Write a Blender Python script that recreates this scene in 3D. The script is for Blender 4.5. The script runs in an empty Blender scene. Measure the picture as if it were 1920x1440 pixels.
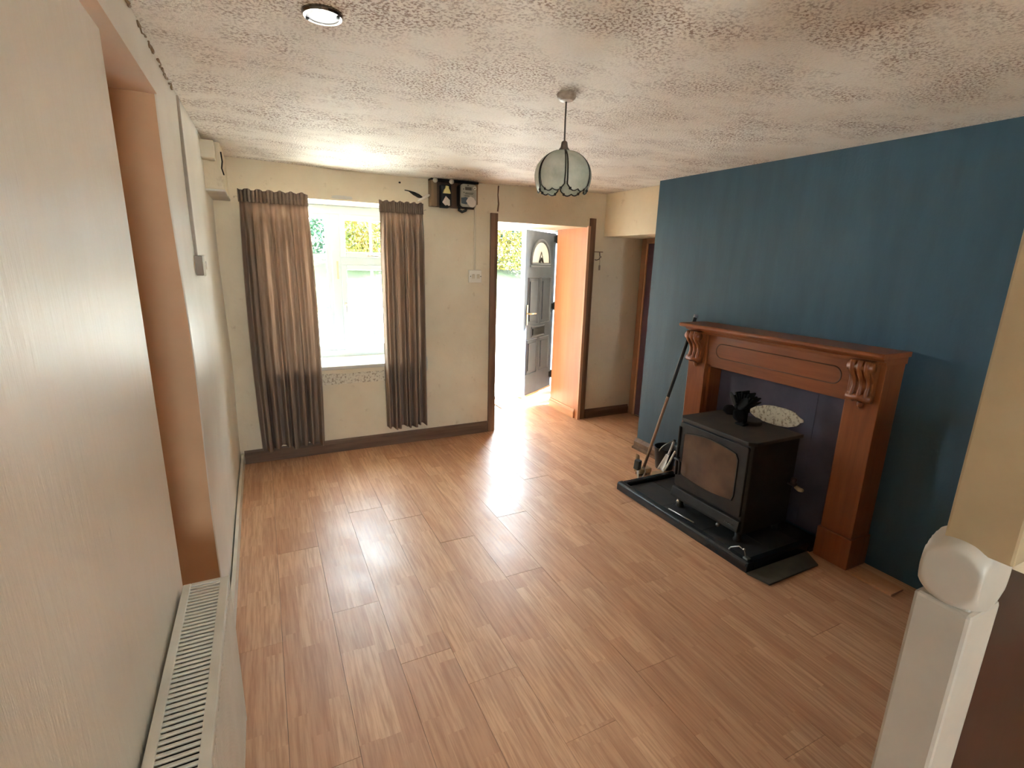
import bpy, bmesh, math, random
from mathutils import Vector, Matrix
random.seed(7)
SC = bpy.context.scene
COL = SC.collection
PI = math.pi

# ------------------------------------------------------------------ camera
YAW, PITCH, ROLL, FPX = 0.462189, 0.240064, -0.0261198, 934.95
def cam_axes():
    cb, sb = math.cos(PITCH), math.sin(PITCH)
    f = Vector((math.sin(YAW)*cb, math.cos(YAW)*cb, -sb))
    r = Vector((math.cos(YAW), -math.sin(YAW), 0))
    d = f.cross(r)
    r2 = r*math.cos(ROLL) + d*math.sin(ROLL)
    d2 = d*math.cos(ROLL) - r*math.sin(ROLL)
    return r2, d2, f
_r, _d, _f = cam_axes()
cam = bpy.data.objects.new('camera', bpy.data.cameras.new('camera'))
COL.objects.link(cam)
M = Matrix(((_r.x, -_d.x, -_f.x, 0), (_r.y, -_d.y, -_f.y, 0), (_r.z, -_d.z, -_f.z, 1.5), (0, 0, 0, 1)))
cam.matrix_world = M
cam.data.sensor_fit = 'HORIZONTAL'
cam.data.sensor_width = 36.0
cam.data.lens = FPX/1920*36.0
cam.data.clip_start = 0.02
SC.camera = cam

# ------------------------------------------------------------------ world, exposure
SKY = 10.0
w = bpy.data.worlds.new('sky'); SC.world = w; w.use_nodes = True
bg = w.node_tree.nodes['Background']
bg.inputs[0].default_value = (0.74, 0.89, 1.0, 1); bg.inputs[1].default_value = SKY
SC.view_settings.view_transform = 'Standard'
SC.view_settings.look = 'None'
SC.view_settings.gamma = 1.0
SC.view_settings.use_curve_mapping = False
SC.view_settings.exposure = 2.45
SC.cycles.max_bounces = 14
SC.cycles.diffuse_bounces = 8
SC.cycles.glossy_bounces = 5
SC.cycles.transparent_max_bounces = 16
SC.cycles.sample_clamp_indirect = 8.0
SC.cycles.use_denoising = True

def portal(name, loc, sx, sy, rot):
    L = bpy.data.lights.new(name, 'AREA'); L.shape = 'RECTANGLE'; L.size = sx; L.size_y = sy
    L.cycles.is_portal = True
    o = bpy.data.objects.new(name, L); COL.objects.link(o); o.location = loc; o.rotation_euler = rot
sun = bpy.data.objects.new('sun', bpy.data.lights.new('sun', 'SUN')); COL.objects.link(sun)
sun.data.energy = 38.0; sun.data.angle = .02; sun.data.color = (1.0, .98, .95)
sun.rotation_euler = Vector((-.66, .03, -.75)).to_track_quat('-Z', 'Y').to_euler()
# daylight sampling portals in window, doorway and added rear fill window (they add no light of their own)
portal('window_daylight', (0.55, 4.50, 1.30), 1.12, 1.24, (-PI/2, 0, 0))
portal('rear_fill_portal', (.115, -2.66, 1.45), .67, .94, (PI/2, 0, 0))
portal('doorway_daylight', (2.58, 5.06, 0.95), 0.90, 1.80, (-PI/2, 0, 0))

# ------------------------------------------------------------------ colour + materials
def lin(h):
    if isinstance(h, str):
        h = tuple(int(h[i:i+2], 16)/255 for i in (0, 2, 4))
    return tuple((c/12.92 if c <= .04045 else ((c+.055)/1.055)**2.4) for c in h) + (1,)

class NT:
    def __init__(s, name):
        s.m = bpy.data.materials.new(name); s.m.use_nodes = True
        s.t = s.m.node_tree; s.b = s.t.nodes['Principled BSDF']; s.out = s.t.nodes['Material Output']
    def n(s, typ, **kw):
        nd = s.t.nodes.new(typ)
        for k, v in kw.items():
            if k.startswith('i_'):
                key = k[2:]
                nd.inputs[int(key) if key.isdigit() else key.replace('_', ' ')].default_value = v
            else: setattr(nd, k, v)
        return nd
    def l(s, a, b): s.t.links.new(a, b)
    def coords(s, scale=(1, 1, 1), kind='Object'):
        tc = s.n('ShaderNodeTexCoord'); mp = s.n('ShaderNodeMapping'); mp.inputs['Scale'].default_value = scale
        s.l(tc.outputs[kind], mp.inputs[0]); return mp.outputs[0]
    def noise(s, vec, scale, detail=3, rough=.5):
        nz = s.n('ShaderNodeTexNoise'); nz.inputs['Scale'].default_value = scale
        nz.inputs['Detail'].default_value = detail; nz.inputs['Roughness'].default_value = rough
        s.l(vec, nz.inputs['Vector']); return nz.outputs['Fac']
    def ramp(s, fac, p0, p1, c0=(0, 0, 0, 1), c1=(1, 1, 1, 1)):
        r = s.n('ShaderNodeValToRGB'); e = r.color_ramp.elements
        e[0].position = p0; e[1].position = p1; e[0].color = c0; e[1].color = c1
        s.l(fac, r.inputs[0]); return r.outputs[0]
    def mix(s, fac, a, b, typ='MIX'):
        m = s.n('ShaderNodeMix', data_type='RGBA', blend_type=typ)
        for sock, v in ((m.inputs[0], fac), (m.inputs[6], a), (m.inputs[7], b)):
            if isinstance(v, (int, float, tuple)): sock.default_value = v
            else: s.l(v, sock)
        return m.outputs[2]
    def math(s, op, a, b=0.0):
        m = s.n('ShaderNodeMath', operation=op)
        for sock, v in ((m.inputs[0], a), (m.inputs[1], b)):
            if isinstance(v, (int, float)): sock.default_value = v
            else: s.l(v, sock)
        return m.outputs[0]
    def bump(s, h, strength=.3, dist=.01):
        b = s.n('ShaderNodeBump'); b.inputs['Strength'].default_value = strength; b.inputs['Distance'].default_value = dist
        s.l(h, b.inputs['Height']); s.l(b.outputs[0], s.b.inputs['Normal']); return b
    def set(s, **kw):
        for k, v in kw.items():
            sock = s.b.inputs[k.replace('_', ' ')]
            if isinstance(v, (int, float, tuple)): sock.default_value = v
            else: s.l(v, sock)
        return s.m

def plain(name, c, rough=.5, metal=0.0, c2=None, nscale=8, stretch=(1, 1, 1), bump=0, bscale=60, spec=.5, lo=.35, hi=.65):
    t = NT(name); v = t.coords(stretch)
    col = lin(c)
    if c2:
        col = t.mix(t.ramp(t.noise(v, nscale, 4), lo, hi), lin(c), lin(c2))
    t.set(Base_Color=col, Roughness=rough, Metallic=metal)
    t.b.inputs['Specular IOR Level'].default_value = spec
    if bump: t.bump(t.noise(v, bscale, 3), bump, .004)
    return t.m

def wood(name, c, c2, rough=.35, axis='z', grain=9.0, bump=.05):
    t = NT(name)
    st = {'x': (.08, 1, 1), 'y': (1, .08, 1), 'z': (1, 1, .08)}[axis]
    v = t.coords(st)
    a = t.noise(v, grain*6, 5, .6); b = t.noise(v, grain*1.3, 3)
    f = t.math('ADD', t.math('MULTIPLY', a, .6), t.math('MULTIPLY', b, .4))
    t.set(Base_Color=t.mix(t.ramp(f, .36, .64), lin(c), lin(c2)), Roughness=rough)
    t.bump(a, bump, .002)
    return t.m

MT = {}
# floor laminate: three-strip planks, printed strips, worn gloss
def m_floor():
    t = NT('laminate_oak')
    tc = t.n('ShaderNodeTexCoord'); sp = t.n('ShaderNodeSeparateXYZ'); t.l(tc.outputs['Object'], sp.inputs[0])
    oi = t.n('ShaderNodeObjectInfo')
    sx = t.math('FLOOR', t.math('MULTIPLY', t.math('ADD', sp.outputs['X'], .1), 1/.0667))
    wn = t.n('ShaderNodeTexWhiteNoise', noise_dimensions='1D'); t.l(t.math('ADD', sx, t.math('MULTIPLY', oi.outputs['Random'], 57)), wn.inputs['W'])
    sy = t.math('FLOOR', t.math('ADD', t.math('MULTIPLY', sp.outputs['Y'], 1/.42), t.math('MULTIPLY', wn.outputs['Value'], 5)))
    cmb = t.n('ShaderNodeCombineXYZ'); t.l(sx, cmb.inputs[0]); t.l(sy, cmb.inputs[1]); t.l(oi.outputs['Random'], cmb.inputs[2])
    w2 = t.n('ShaderNodeTexWhiteNoise', noise_dimensions='3D'); t.l(cmb.outputs[0], w2.inputs['Vector'])
    tone = t.ramp(w2.outputs['Value'], 0, 1, lin('c08e6c'), lin('dcb08a'))
    mid = t.mix(.30, tone, lin('d09f7a'))
    mp = t.n('ShaderNodeMapping'); mp.inputs['Scale'].default_value = (1, .05, 1); t.l(tc.outputs['Object'], mp.inputs[0])
    addv = t.n('ShaderNodeVectorMath', operation='ADD'); t.l(mp.outputs[0], addv.inputs[0]); t.l(w2.outputs['Color'], addv.inputs[1])
    g = t.noise(addv.outputs[0], 90, 5, .62)
    col = t.mix(t.ramp(g, .40, .66), mid, lin('ab7856'))
    col = t.mix(t.math('MULTIPLY', t.ramp(g, .44, .60), .35), mid, col) if False else t.mix(.75, mid, col)
    wear = t.noise(tc.outputs['Object'], 3.0, 5, .65)
    fine = t.noise(tc.outputs['Object'], 26.0, 4, .7)
    rg = t.math('ADD', t.math('MULTIPLY', t.ramp(wear, .35, .7), .16), t.math('ADD', .27, t.math('MULTIPLY', fine, .12)))
    t.set(Base_Color=col, Roughness=rg)
    t.b.inputs['Specular IOR Level'].default_value = .5
    h = t.math('ADD', t.math('MULTIPLY', g, .25), t.math('MULTIPLY', fine, .8))
    t.bump(h, .10, .003)
    return t.m
MT['floor'] = m_floor()

def m_ceiling():
    t = NT('stippled_ceiling'); tc = t.n('ShaderNodeTexCoord').outputs['Object']
    fine = t.noise(tc, 110, 4, .6)
    mp = t.n('ShaderNodeMapping'); mp.inputs['Scale'].default_value = (.8, 1.5, 1); t.l(tc, mp.inputs[0])
    patch = t.noise(mp.outputs[0], 2.6, 4, .62)
    pm = t.ramp(patch, .43, .60)
    spk = t.ramp(fine, .47, .60)
    fac = t.math('MULTIPLY', t.math('ADD', t.math('MULTIPLY', pm, .85), .06), spk)
    base = t.mix(t.ramp(t.noise(tc, 1.7, 3), .35, .7), lin('ece5da'), lin('e0d4c4'))
    t.set(Base_Color=t.mix(fac, base, lin('8c6e58')), Roughness=.75)
    h = t.math('ADD', t.math('MULTIPLY', t.ramp(fine, .40, .64), -1.0), t.math('MULTIPLY', t.noise(tc, 5, 3), 1.2))
    t.bump(h, .55, .006)
    return t.m
MT['ceiling'] = m_ceiling()

def m_backwall():
    t = NT('cream_plaster'); tc = t.n('ShaderNodeTexCoord').outputs['Object']
    big = t.noise(tc, 1.8, 4, .6); f2 = t.noise(tc, 40, 4, .6)
    col = t.mix(t.ramp(big, .35, .68), lin('e7dac0'), lin('dacaae'))
    col = t.mix(t.math('MULTIPLY', t.ramp(t.noise(tc, 14, 4, .7), .62, .74), .4), col, lin('b39a78'))
    t.set(Base_Color=col, Roughness=.6)
    t.bump(t.math('ADD', t.math('MULTIPLY', f2, .35), t.math('MULTIPLY', t.noise(tc, 6, 4), 1.0)), .35, .012)
    return t.m
MT['cream'] = m_backwall()

def m_rough():
    t = NT('bare_rough_plaster'); tc = t.n('ShaderNodeTexCoord').outputs['Object']
    a = t.noise(tc, 55, 5, .7)
    t.set(Base_Color=t.mix(t.ramp(a, .36, .5), lin('9a8468'), lin('e6dcc8')), Roughness=.9)
    t.bump(a, .9, .012)
    return t.m
MT['rough'] = m_rough()

def m_gloss():
    t = NT('gloss_white_wall'); v = t.coords((1, 2.6, .30))
    v2 = t.coords((1, 1, 1))
    st = t.noise(v, 22, 5, .68); big = t.noise(v2, 2.2, 3)
    col = t.mix(t.ramp(big, .3, .7), lin('e6dccd'), lin('dcd0bf'))
    scr = t.ramp(t.noise(v, 40, 3, .7), .70, .76)
    col = t.mix(t.math('MULTIPLY', scr, .22), col, lin('a7967f'))
    t.set(Base_Color=col, Roughness=t.math('ADD', .26, t.math('MULTIPLY', st, .26)))
    t.bump(t.math('ADD', st, t.math('MULTIPLY', t.noise(v2, 5, 2), .8)), .42, .006)
    return t.m
MT['gloss'] = m_gloss()
MT['left'] = plain('white_emulsion', 'e4ded2', .38, c2='dad2c4', nscale=3, bump=.25, bscale=14)
MT['tan'] = plain('tan_paint', 'c89e78', .6, c2='bc926c', nscale=3, bump=.1, bscale=40)
MT['pinkish'] = plain('pinkish_cream_paint', 'dcbfa8', .5, c2='d8c4b0', nscale=5, bump=.1)

def m_blue():
    t = NT('teal_blue_paint'); tc = t.n('ShaderNodeTexCoord').outputs['Object']
    mp = t.n('ShaderNodeMapping'); mp.inputs['Scale'].default_value = (1, 2.2, .35); t.l(tc, mp.inputs[0])
    a = t.noise(mp.outputs[0], 4, 4, .6); f2 = t.noise(tc, 90, 3)
    t.set(Base_Color=t.mix(t.ramp(a, .3, .7), lin('2f4a5b'), lin('365466')), Roughness=.55)
    t.bump(t.math('ADD', t.math('MULTIPLY', f2, .25), t.math('MULTIPLY', a, 1.0)), .32, .012)
    return t.m
MT['blue'] = m_blue()
MT['white'] = plain('white_upvc', 'c6d3dc', .3, bump=0)
MT['sill'] = plain('white_sill_paint', 'd0cbc2', .8, c2='c6c0b6', nscale=6, spec=.2)
MT['offwhite'] = plain('offwhite_gloss_paint', 'd6cdbe', .35, c2='c9beac', nscale=5, bump=.12, bscale=18)
MT['newel'] = plain('grey_white_gloss_paint', 'b9b0a4', .4, c2='aea498', nscale=6, bump=.14, bscale=16)
MT['postcream'] = plain('cream_post_paint', 'ae9878', .5, c2='a28c6c', nscale=5, bump=.15, bscale=30)
MT['brown'] = wood('brown_stained_wood', '6a4a36', '86644a', .55, 'z', 6)
MT['brownx'] = wood('brown_stained_skirting', '5f4636', '7d6048', .6, 'x', 6)
MT['brownframe'] = wood('red_brown_frame', '966a4e', 'a87c5c', .45, 'z', 5)
MT['panel'] = wood('orange_plywood', 'c98a5e', 'bd7a50', .35, 'z', 2.4, .03)
MT['panelpale'] = wood('pale_pine_edge', 'd8a884', 'c89672', .45, 'z', 6)
MT['panely'] = wood('orange_pine_skirting', 'cf9a70', 'bf865c', .4, 'y', 6)
MT['purple'] = plain('dull_purple_paint', '5a3f50', .55, c2='634a58', nscale=5)
MT['fireback'] = plain('dusty_purple_panel', '585468', .75, c2='4a4658', nscale=6, bump=.2, bscale=30)
MT['oak_y'] = wood('orange_oak_along', '7c4324', '90522c', .32, 'y', 7)
MT['oak_z'] = wood('orange_oak_upright', '7c4220', '92542c', .34, 'z', 7)
MT['oakdark'] = wood('oak_groove', '5c3116', '4b2610', .5, 'y', 7)
MT['iron'] = plain('black_stove_iron', '1c1a18', .5, c2='2a2520', nscale=14, bump=.12, bscale=90)
MT['irontop'] = plain('dusty_stove_top', '40372c', .6, c2='2c2722', nscale=9, bump=.12, bscale=80)
MT['black'] = plain('matt_black', '121212', .55)
MT['stoveglass'] = plain('sooty_stove_glass', '4c3a2e', .22, c2='6e5644', nscale=5, lo=.3, hi=.7)
MT['hearthrim'] = plain('gloss_black_hearth', '14171a', .25, c2='20262a', nscale=10, bump=.1, bscale=40)
MT['slate'] = plain('dark_slate', '33322f', .5, c2='25262a', nscale=12, bump=.25, bscale=40)
MT['slate2'] = plain('dusty_grey_slate', '5a564c', .6, c2='48463f', nscale=10, bump=.2, bscale=40)
MT['metal'] = plain('dull_steel', 'b4b2ac', .35, 1.0)
MT['chrome'] = plain('chrome_bezel', '8e8880', .22, 1.0)
MT['brass'] = plain('pale_brass', 'dccdaa', .3, 1.0)
MT['rad'] = plain('radiator_white', 'd8d0c2', .35, c2='cdc4b4', nscale=7)
MT['raddark'] = plain('radiator_inside_shade', '1c1a18', .8)
MT['conduit'] = plain('grey_brown_conduit', 'a2907e', .5, c2='8e7c6a', nscale=9)
MT['box'] = plain('cream_plastic_box', 'd2c6ae', .45)
MT['sockets'] = plain('white_plastic', 'e6e0d2', .35)
MT['curtain'] = None
def m_cloth(name, c, c2):
    t = NT(name); v = t.coords((1, 1, .06)); v2 = t.coords((1, 1, 1))
    wv = t.noise(v2, 220, 2); st = t.noise(v, 60, 3)
    col = t.mix(t.ramp(st, .3, .7), lin(c), lin(c2))
    t.set(Base_Color=col, Roughness=.9); t.b.inputs['Specular IOR Level'].default_value = .15
    t.bump(wv, .25, .002)
    tr = t.n('ShaderNodeBsdfTranslucent'); t.l(col, tr.inputs[0])
    mx = t.n('ShaderNodeMixShader'); mx.inputs[0].default_value = .42
    t.l(t.b.outputs[0], mx.inputs[1]); t.l(tr.outputs[0], mx.inputs[2]); t.l(mx.outputs[0], t.out.inputs[0])
    return t.m
MT['curtain'] = m_cloth('taupe_curtain_cloth', 'b6a292', '9e8979')
MT['heading'] = m_cloth('taupe_curtain_heading', 'a89688', '988678')
def m_glass(name, tint=(1, 1, 1, 1), gl=.06, rough=.0):
    t = NT(name); tr = t.n('ShaderNodeBsdfTransparent'); tr.inputs[0].default_value = tint
    gs = t.n('ShaderNodeBsdfGlossy'); gs.inputs['Roughness'].default_value = rough
    mx = t.n('ShaderNodeMixShader'); mx.inputs[0].default_value = gl
    t.l(tr.outputs[0], mx.inputs[1]); t.l(gs.outputs[0], mx.inputs[2]); t.l(mx.outputs[0], t.out.inputs[0])
    return t.m
MT['glass'] = m_glass('window_glass', (.97, .99, .98, 1))
def m_petal():
    t = NT('milky_marbled_glass'); tc = t.coords()
    a = t.noise(tc, 14, 4, .6)
    col = t.mix(t.ramp(a, .35, .65), lin('e2e2d8'), lin('c4c8bc'))
    t.set(Base_Color=col, Roughness=.22)
    tr = t.n('ShaderNodeBsdfTranslucent'); t.l(col, tr.inputs[0])
    mx = t.n('ShaderNodeMixShader'); mx.inputs[0].default_value = .45
    t.l(t.b.outputs[0], mx.inputs[1]); t.l(tr.outputs[0], mx.inputs[2]); t.l(mx.outputs[0], t.out.inputs[0])
    return t.m
MT['petal'] = m_petal()
MT['came'] = plain('dark_lead', '2b2620', .5, .6)
MT['rose'] = plain('cream_brown_rose', 'b9a594', .5, c2='8a7464', nscale=30)
MT['cord'] = plain('dark_cord', '4b4036', .6)
MT['lens'] = plain('white_frosted_lens', 'f2f6f8', .2)
MT['lenslit'] = plain('lit_spot_lens', 'f2f6f8', .2)
_b = MT['lenslit'].node_tree.nodes['Principled BSDF']; _b.inputs['Emission Color'].default_value = (.9, .97, 1, 1); _b.inputs['Emission Strength'].default_value = .13
MT['meterboard'] = wood('dark_meter_board', '4a3426', '5c4431', .6, 'z', 8)
MT['meterside'] = wood('mid_meter_wood', '7d6448', '927656', .6, 'z', 8)
MT['metergrey'] = plain('meter_grey', 'aca89c', .4, c2='9c988c', nscale=20)
MT['meterprint'] = plain('meter_print', '55524a', .5)
MT['metertag'] = plain('white_paper_tag', 'd9d0c6', .7)
MT['metertagblue'] = plain('blue_grey_label', '4b5a66', .6)
MT['yellow'] = plain('pale_yellow_cap', 'ddd08a', .5)
MT['doorgrey'] = plain('blue_grey_door', '4a505c', .4, c2='434955', nscale=10)
MT['doormould'] = plain('blue_grey_moulding', '70757f', .4)
MT['bucket'] = plain('black_bucket', '16171a', .35)
MT['whiteplastic'] = plain('white_enamel', 'e4e8ec', .25)
MT['pole'] = wood('weathered_pole', 'a58872', '8c7060', .6, 'z', 8)
MT['poledark'] = plain('dark_pole_sleeve', '34383a', .5)
MT['cardboard'] = plain('pale_board', 'b59c7c', .7, c2='a08668', nscale=10)
MT['maroon'] = wood('dark_maroon_panel', '2a1210', '341814', .4, 'z', 4)
MT['grass'] = plain('verge_grass', '242c0c', .9, c2='1c260c', nscale=9, bump=.6, bscale=30)
MT['paving'] = plain('pale_concrete', 'd4cfc6', .85, c2='c6c0b6', nscale=3, bump=.2, bscale=30)
MT['render'] = plain('white_render', 'ece8e0', .8, c2='e0dad0', nscale=4, bump=.2, bscale=30)
def m_leaf(name, a, b, c):
    t = NT(name); oi = t.coords()
    f = t.noise(oi, 1.1, 3, .6); g = t.noise(oi, 9, 3, .7)
    col = t.mix(t.ramp(f, .35, .65), lin(a), lin(b)); col = t.mix(t.ramp(g, .45, .7), col, lin(c))
    t.set(Base_Color=col, Roughness=.55)
    tr = t.n('ShaderNodeBsdfTranslucent'); t.l(col, tr.inputs[0])
    mx = t.n('ShaderNodeMixShader'); mx.inputs[0].default_value = .3
    t.l(t.b.outputs[0], mx.inputs[1]); t.l(tr.outputs[0], mx.inputs[2]); t.l(mx.outputs[0], t.out.inputs[0])
    return t.m
MT['leaf'] = m_leaf('hedge_leaf', '1d3a20', '1a382c', '34481e')
MT['leafy'] = m_leaf('yellow_leaf', '5c5614', '44521a', '6a4414')
MT['dark'] = plain('dark_gap', '1a1511', .9)
MT['fan'] = plain('fan_black', '0d0c0b', .85, spec=.2)

# ------------------------------------------------------------------ mesh helpers
def box(bm, x0, x1, y0, y1, z0, z1):
    if x1 < x0: x0, x1 = x1, x0
    if y1 < y0: y0, y1 = y1, y0
    if z1 < z0: z0, z1 = z1, z0
    v = [bm.verts.new((x, y, z)) for x in (x0, x1) for y in (y0, y1) for z in (z0, z1)]
    for f in ((0, 1, 3, 2), (4, 6, 7, 5), (0, 4, 5, 1), (2, 3, 7, 6), (0, 2, 6, 4), (1, 5, 7, 3)):
        bm.faces.new([v[i] for i in f])
    return bm
def frame_of(d):
    d = d.normalized(); up = Vector((0, 0, 1)) if abs(d.z) < .9 else Vector((1, 0, 0))
    a = d.cross(up).normalized(); return a, d.cross(a).normalized()
def tube(bm, pts, r, seg=8, closed=False):
    pts = [Vector(p) for p in pts]; n = len(pts); rings = []
    rr = r if isinstance(r, (list, tuple)) else [r]*n
    pa = None
    for i, p in enumerate(pts):
        if closed: d = pts[(i+1) % n] - pts[i-1]
        else: d = pts[min(i+1, n-1)] - pts[max(i-1, 0)]
        a, b = frame_of(d)
        if pa is not None:
            a = (pa - d.normalized()*pa.dot(d.normalized()))
            a = a.normalized() if a.length > 1e-6 else frame_of(d)[0]
            b = d.normalized().cross(a)
        pa = a
        rings.append([bm.verts.new(p + (a*math.cos(2*PI*k/seg) + b*math.sin(2*PI*k/seg))*rr[i]) for k in range(seg)])
    m = n if closed else n-1
    for i in range(m):
        A, B = rings[i], rings[(i+1) % n]
        for k in range(seg):
            bm.faces.new((A[k], A[(k+1) % seg], B[(k+1) % seg], B[k]))
    if not closed:
        bm.faces.new(rings[0][::-1]); bm.faces.new(rings[-1])
    return bm
def cyl(bm, p0, p1, r, r1=None, seg=16):
    return tube(bm, [p0, p1], [r, r if r1 is None else r1], seg)
def lathe(bm, prof, c, seg=24, axis='z'):
    c = Vector(c); rings = []
    for r, h in prof:
        ring = []
        for k in range(seg):
            a = 2*PI*k/seg; u, v = r*math.cos(a), r*math.sin(a)
            p = {'z': (u, v, h), 'x': (h, u, v), 'y': (u, h, v)}[axis]
            ring.append(bm.verts.new(c + Vector(p)))
        rings.append(ring)
    for A, B in zip(rings, rings[1:]):
        for k in range(seg): bm.faces.new((A[k], A[(k+1) % seg], B[(k+1) % seg], B[k]))
    bm.faces.new(rings[0][::-1]); bm.faces.new(rings[-1])
    return bm
def prism(bm, poly, axis, a0, a1):
    def P(u, v, a): return {'x': (a, u, v), 'y': (u, a, v), 'z': (u, v, a)}[axis]
    A = [bm.verts.new(P(u, v, a0)) for u, v in poly]; B = [bm.verts.new(P(u, v, a1)) for u, v in poly]
    n = len(poly)
    for i in range(n): bm.faces.new((A[i], A[(i+1) % n], B[(i+1) % n], B[i]))
    bm.faces.new(A[::-1]); bm.faces.new(B)
    return bm
def grid(bm, fn, nu, nv):
    V = [[bm.verts.new(fn(i/nu, j/nv)) for j in range(nv+1)] for i in range(nu+1)]
    for i in range(nu):
        for j in range(nv): bm.faces.new((V[i][j], V[i+1][j], V[i+1][j+1], V[i][j+1]))
    return V
def BM(): return bmesh.new()
def B(*a):
    bm = BM(); box(bm, *a); return bm
WORLD = {}
def obj(name, bm, m, parent=None, bev=0, smooth=False, solid=0):
    bmesh.ops.recalc_face_normals(bm, faces=bm.faces)
    off = WORLD.get(parent.name, Vector((0, 0, 0))) if parent else Vector((0, 0, 0))
    base = off
    if parent is None:
        # origin at the base of the thing
        xs = [v.co for v in bm.verts]
        base = Vector(((min(p.x for p in xs)+max(p.x for p in xs))/2, (min(p.y for p in xs)+max(p.y for p in xs))/2, min(p.z for p in xs)))
    if base.length: bmesh.ops.translate(bm, verts=bm.verts, vec=-base)
    me = bpy.data.meshes.new(name); bm.to_mesh(me); bm.free()
    for mm in (m if isinstance(m, (list, tuple)) else [m]): me.materials.append(MT[mm])
    if smooth:
        for p in me.polygons: p.use_smooth = True
    o = bpy.data.objects.new(name, me); COL.objects.link(o)
    if parent: o.parent = parent
    else: o.location = base
    WORLD[o.name] = base
    if solid:
        s = o.modifiers.new('thickness', 'SOLIDIFY'); s.thickness = solid; s.offset = 0
    if bev:
        b = o.modifiers.new('bevel', 'BEVEL'); b.width = bev; b.segments = 2; b.limit_method = 'ANGLE'; b.angle_limit = .6
    return o
def wpart(o, parent):   # parts share the parent's origin
    o.parent = parent; return o
def tag(o, label=None, cat=None, group=None, kind=None):
    if label: o['label'] = label
    if cat: o['category'] = cat
    if group: o['group'] = group
    if kind: o['kind'] = kind
    return o
def thing(name, loc, label, cat, group=None, kind=None):
    o = bpy.data.objects.new(name, None); COL.objects.link(o); o.location = loc; o.empty_display_size = .05
    WORLD[o.name] = Vector(loc)
    return tag(o, label, cat, group, kind)
def struct(name, bm, m, label, cat, parent=None, **kw):
    o = obj(name, bm, m, parent, **kw)
    if parent is None: tag(o, label, cat, None, 'structure')
    return o
def sm(a, b, x):
    t = max(0, min(1, (x-a)/(b-a))); return t*t*(3-2*t)
def turn(o, ang, piv):
    pass

# ------------------------------------------------------------------ the shell
CZ, YB, XR = 2.11, 3.95, 2.74
YF = 2.02                       # far side of the opening in the left wall
YN = 1.53                       # end of the near wall
# floor slab + planks
fl = BM(); box(fl, -.85, 3.7, -2.45, 4.55, -.15, -.012); box(fl, 1.95, 3.2, 4.55, 5.02, -.15, -.012)
floor = struct('floor', fl, 'slate2', 'orange oak laminate floor of long staggered planks', 'floor')
PW, PL, GAP = .2, 1.285, .0006
def plank(x0, x1, y0, y1):
    if x1-x0 < .01 or y1-y0 < .01: return
    cx, cy = (x0+x1)/2, (y0+y1)/2
    bm = BM(); box(bm, x0-cx+GAP, x1-cx-GAP, y0-cy+GAP, y1-cy-GAP, -.011, 0)
    me = bpy.data.meshes.new('plank'); bm.to_mesh(me); bm.free(); me.materials.append(MT['floor'])
    o = bpy.data.objects.new('plank', me); COL.objects.link(o); o.parent = floor
    b0 = WORLD['floor']; o.location = Vector((cx, cy, random.uniform(-.0004, .0002))) - b0
    o.rotation_euler = (random.uniform(-.0012, .0012), random.uniform(-.0025, .0025), 0)
ncol = 20
for c in range(ncol):
    x0 = -.645 + c*PW; x1 = x0+PW
    off = [0, .43, .86, .2, .64, 1.07][c % 6] + random.uniform(-.08, .08)
    y = -2.42 - off
    while y < 5.0:
        a, b = max(y, -2.42), min(y+PL, 5.0); y += PL
        if b <= a: continue
        xa, xb = max(x0, -.64), min(x1, XR+.02)
        ymax_main = YB-.002
        if b <= ymax_main or a < ymax_main:
            bb = min(b, ymax_main)
            if xa < xb:
                plank(xa, xb, a, bb)
            if x1 > XR+.02 and bb > 3.1:
                plank(max(x0, XR+.02), min(x1, 3.33), max(a, 3.1), bb)
        if b > YB:
            aa = max(a, YB+.0)
            plank(max(x0, 1.80), min(x1, 2.69), aa, min(b, 4.53)) if max(x0, 1.80) < min(x1, 2.69) and aa < 4.53 else None
            aa = max(a, 4.53)
            if b > aa and max(x0, 2.16) < min(x1, 2.98): plank(max(x0, 2.16), min(x1, 2.98), aa, min(b, 4.92))

# ceiling (uneven skin with body above)
def ceil_z(x, y):
    return CZ + .006*math.sin(2.1*x+.6*y) + .005*math.sin(1.3*y-1.7*x+1)
cb = BM()
grid(cb, lambda u, v: (-.75+u*4.3, -2.45+v*7.0, ceil_z(-.75+u*4.3, -2.45+v*7.0)), 40, 60)
ret = bmesh.ops.extrude_face_region(cb, geom=cb.faces[:])
bmesh.ops.translate(cb, verts=[g for g in ret['geom'] if isinstance(g, bmesh.types.BMVert)], vec=(0, 0, .25))
struct('ceiling', cb, 'ceiling', 'low stippled cream ceiling mottled with brown speckles', 'ceiling', smooth=False)

# back wall with window and doorway openings
WX0, WX1, WZ0, WZ1 = 0.0, 1.10, .69, 1.895
DX0, DX1, DZ = 1.79, 2.70, 1.822
ZT = CZ+.03
bw = BM()
for a in ((-.75, WX0, YB, 4.55, -.15, ZT), (WX0, WX1, YB, 4.55, -.15, WZ0-.03), (WX0, WX1, YB, 4.55, WZ1, ZT), (WX1, DX0, YB, 4.55, -.15, ZT),
          (DX0, DX1, YB, 4.55, DZ, ZT), (DX1, 3.7, YB, 4.48, -.15, ZT)):
    box(bw, *a)
struct('wall_back', bw, 'cream', 'cream plastered back wall with the window and the front doorway', 'wall')
# porch outside the doorway
pb = BM(); box(pb, 1.80, 2.04, 4.55, 5.02, -.15, 2.1); box(pb, 3.03, 3.2, 4.55, 5.02, -.15, 2.1); box(pb, 2.04, 3.03, 4.55, 5.02, 1.875, 2.1)
struct('wall_porch', pb, 'render', 'white outer reveal around the open front door', 'wall')

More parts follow.
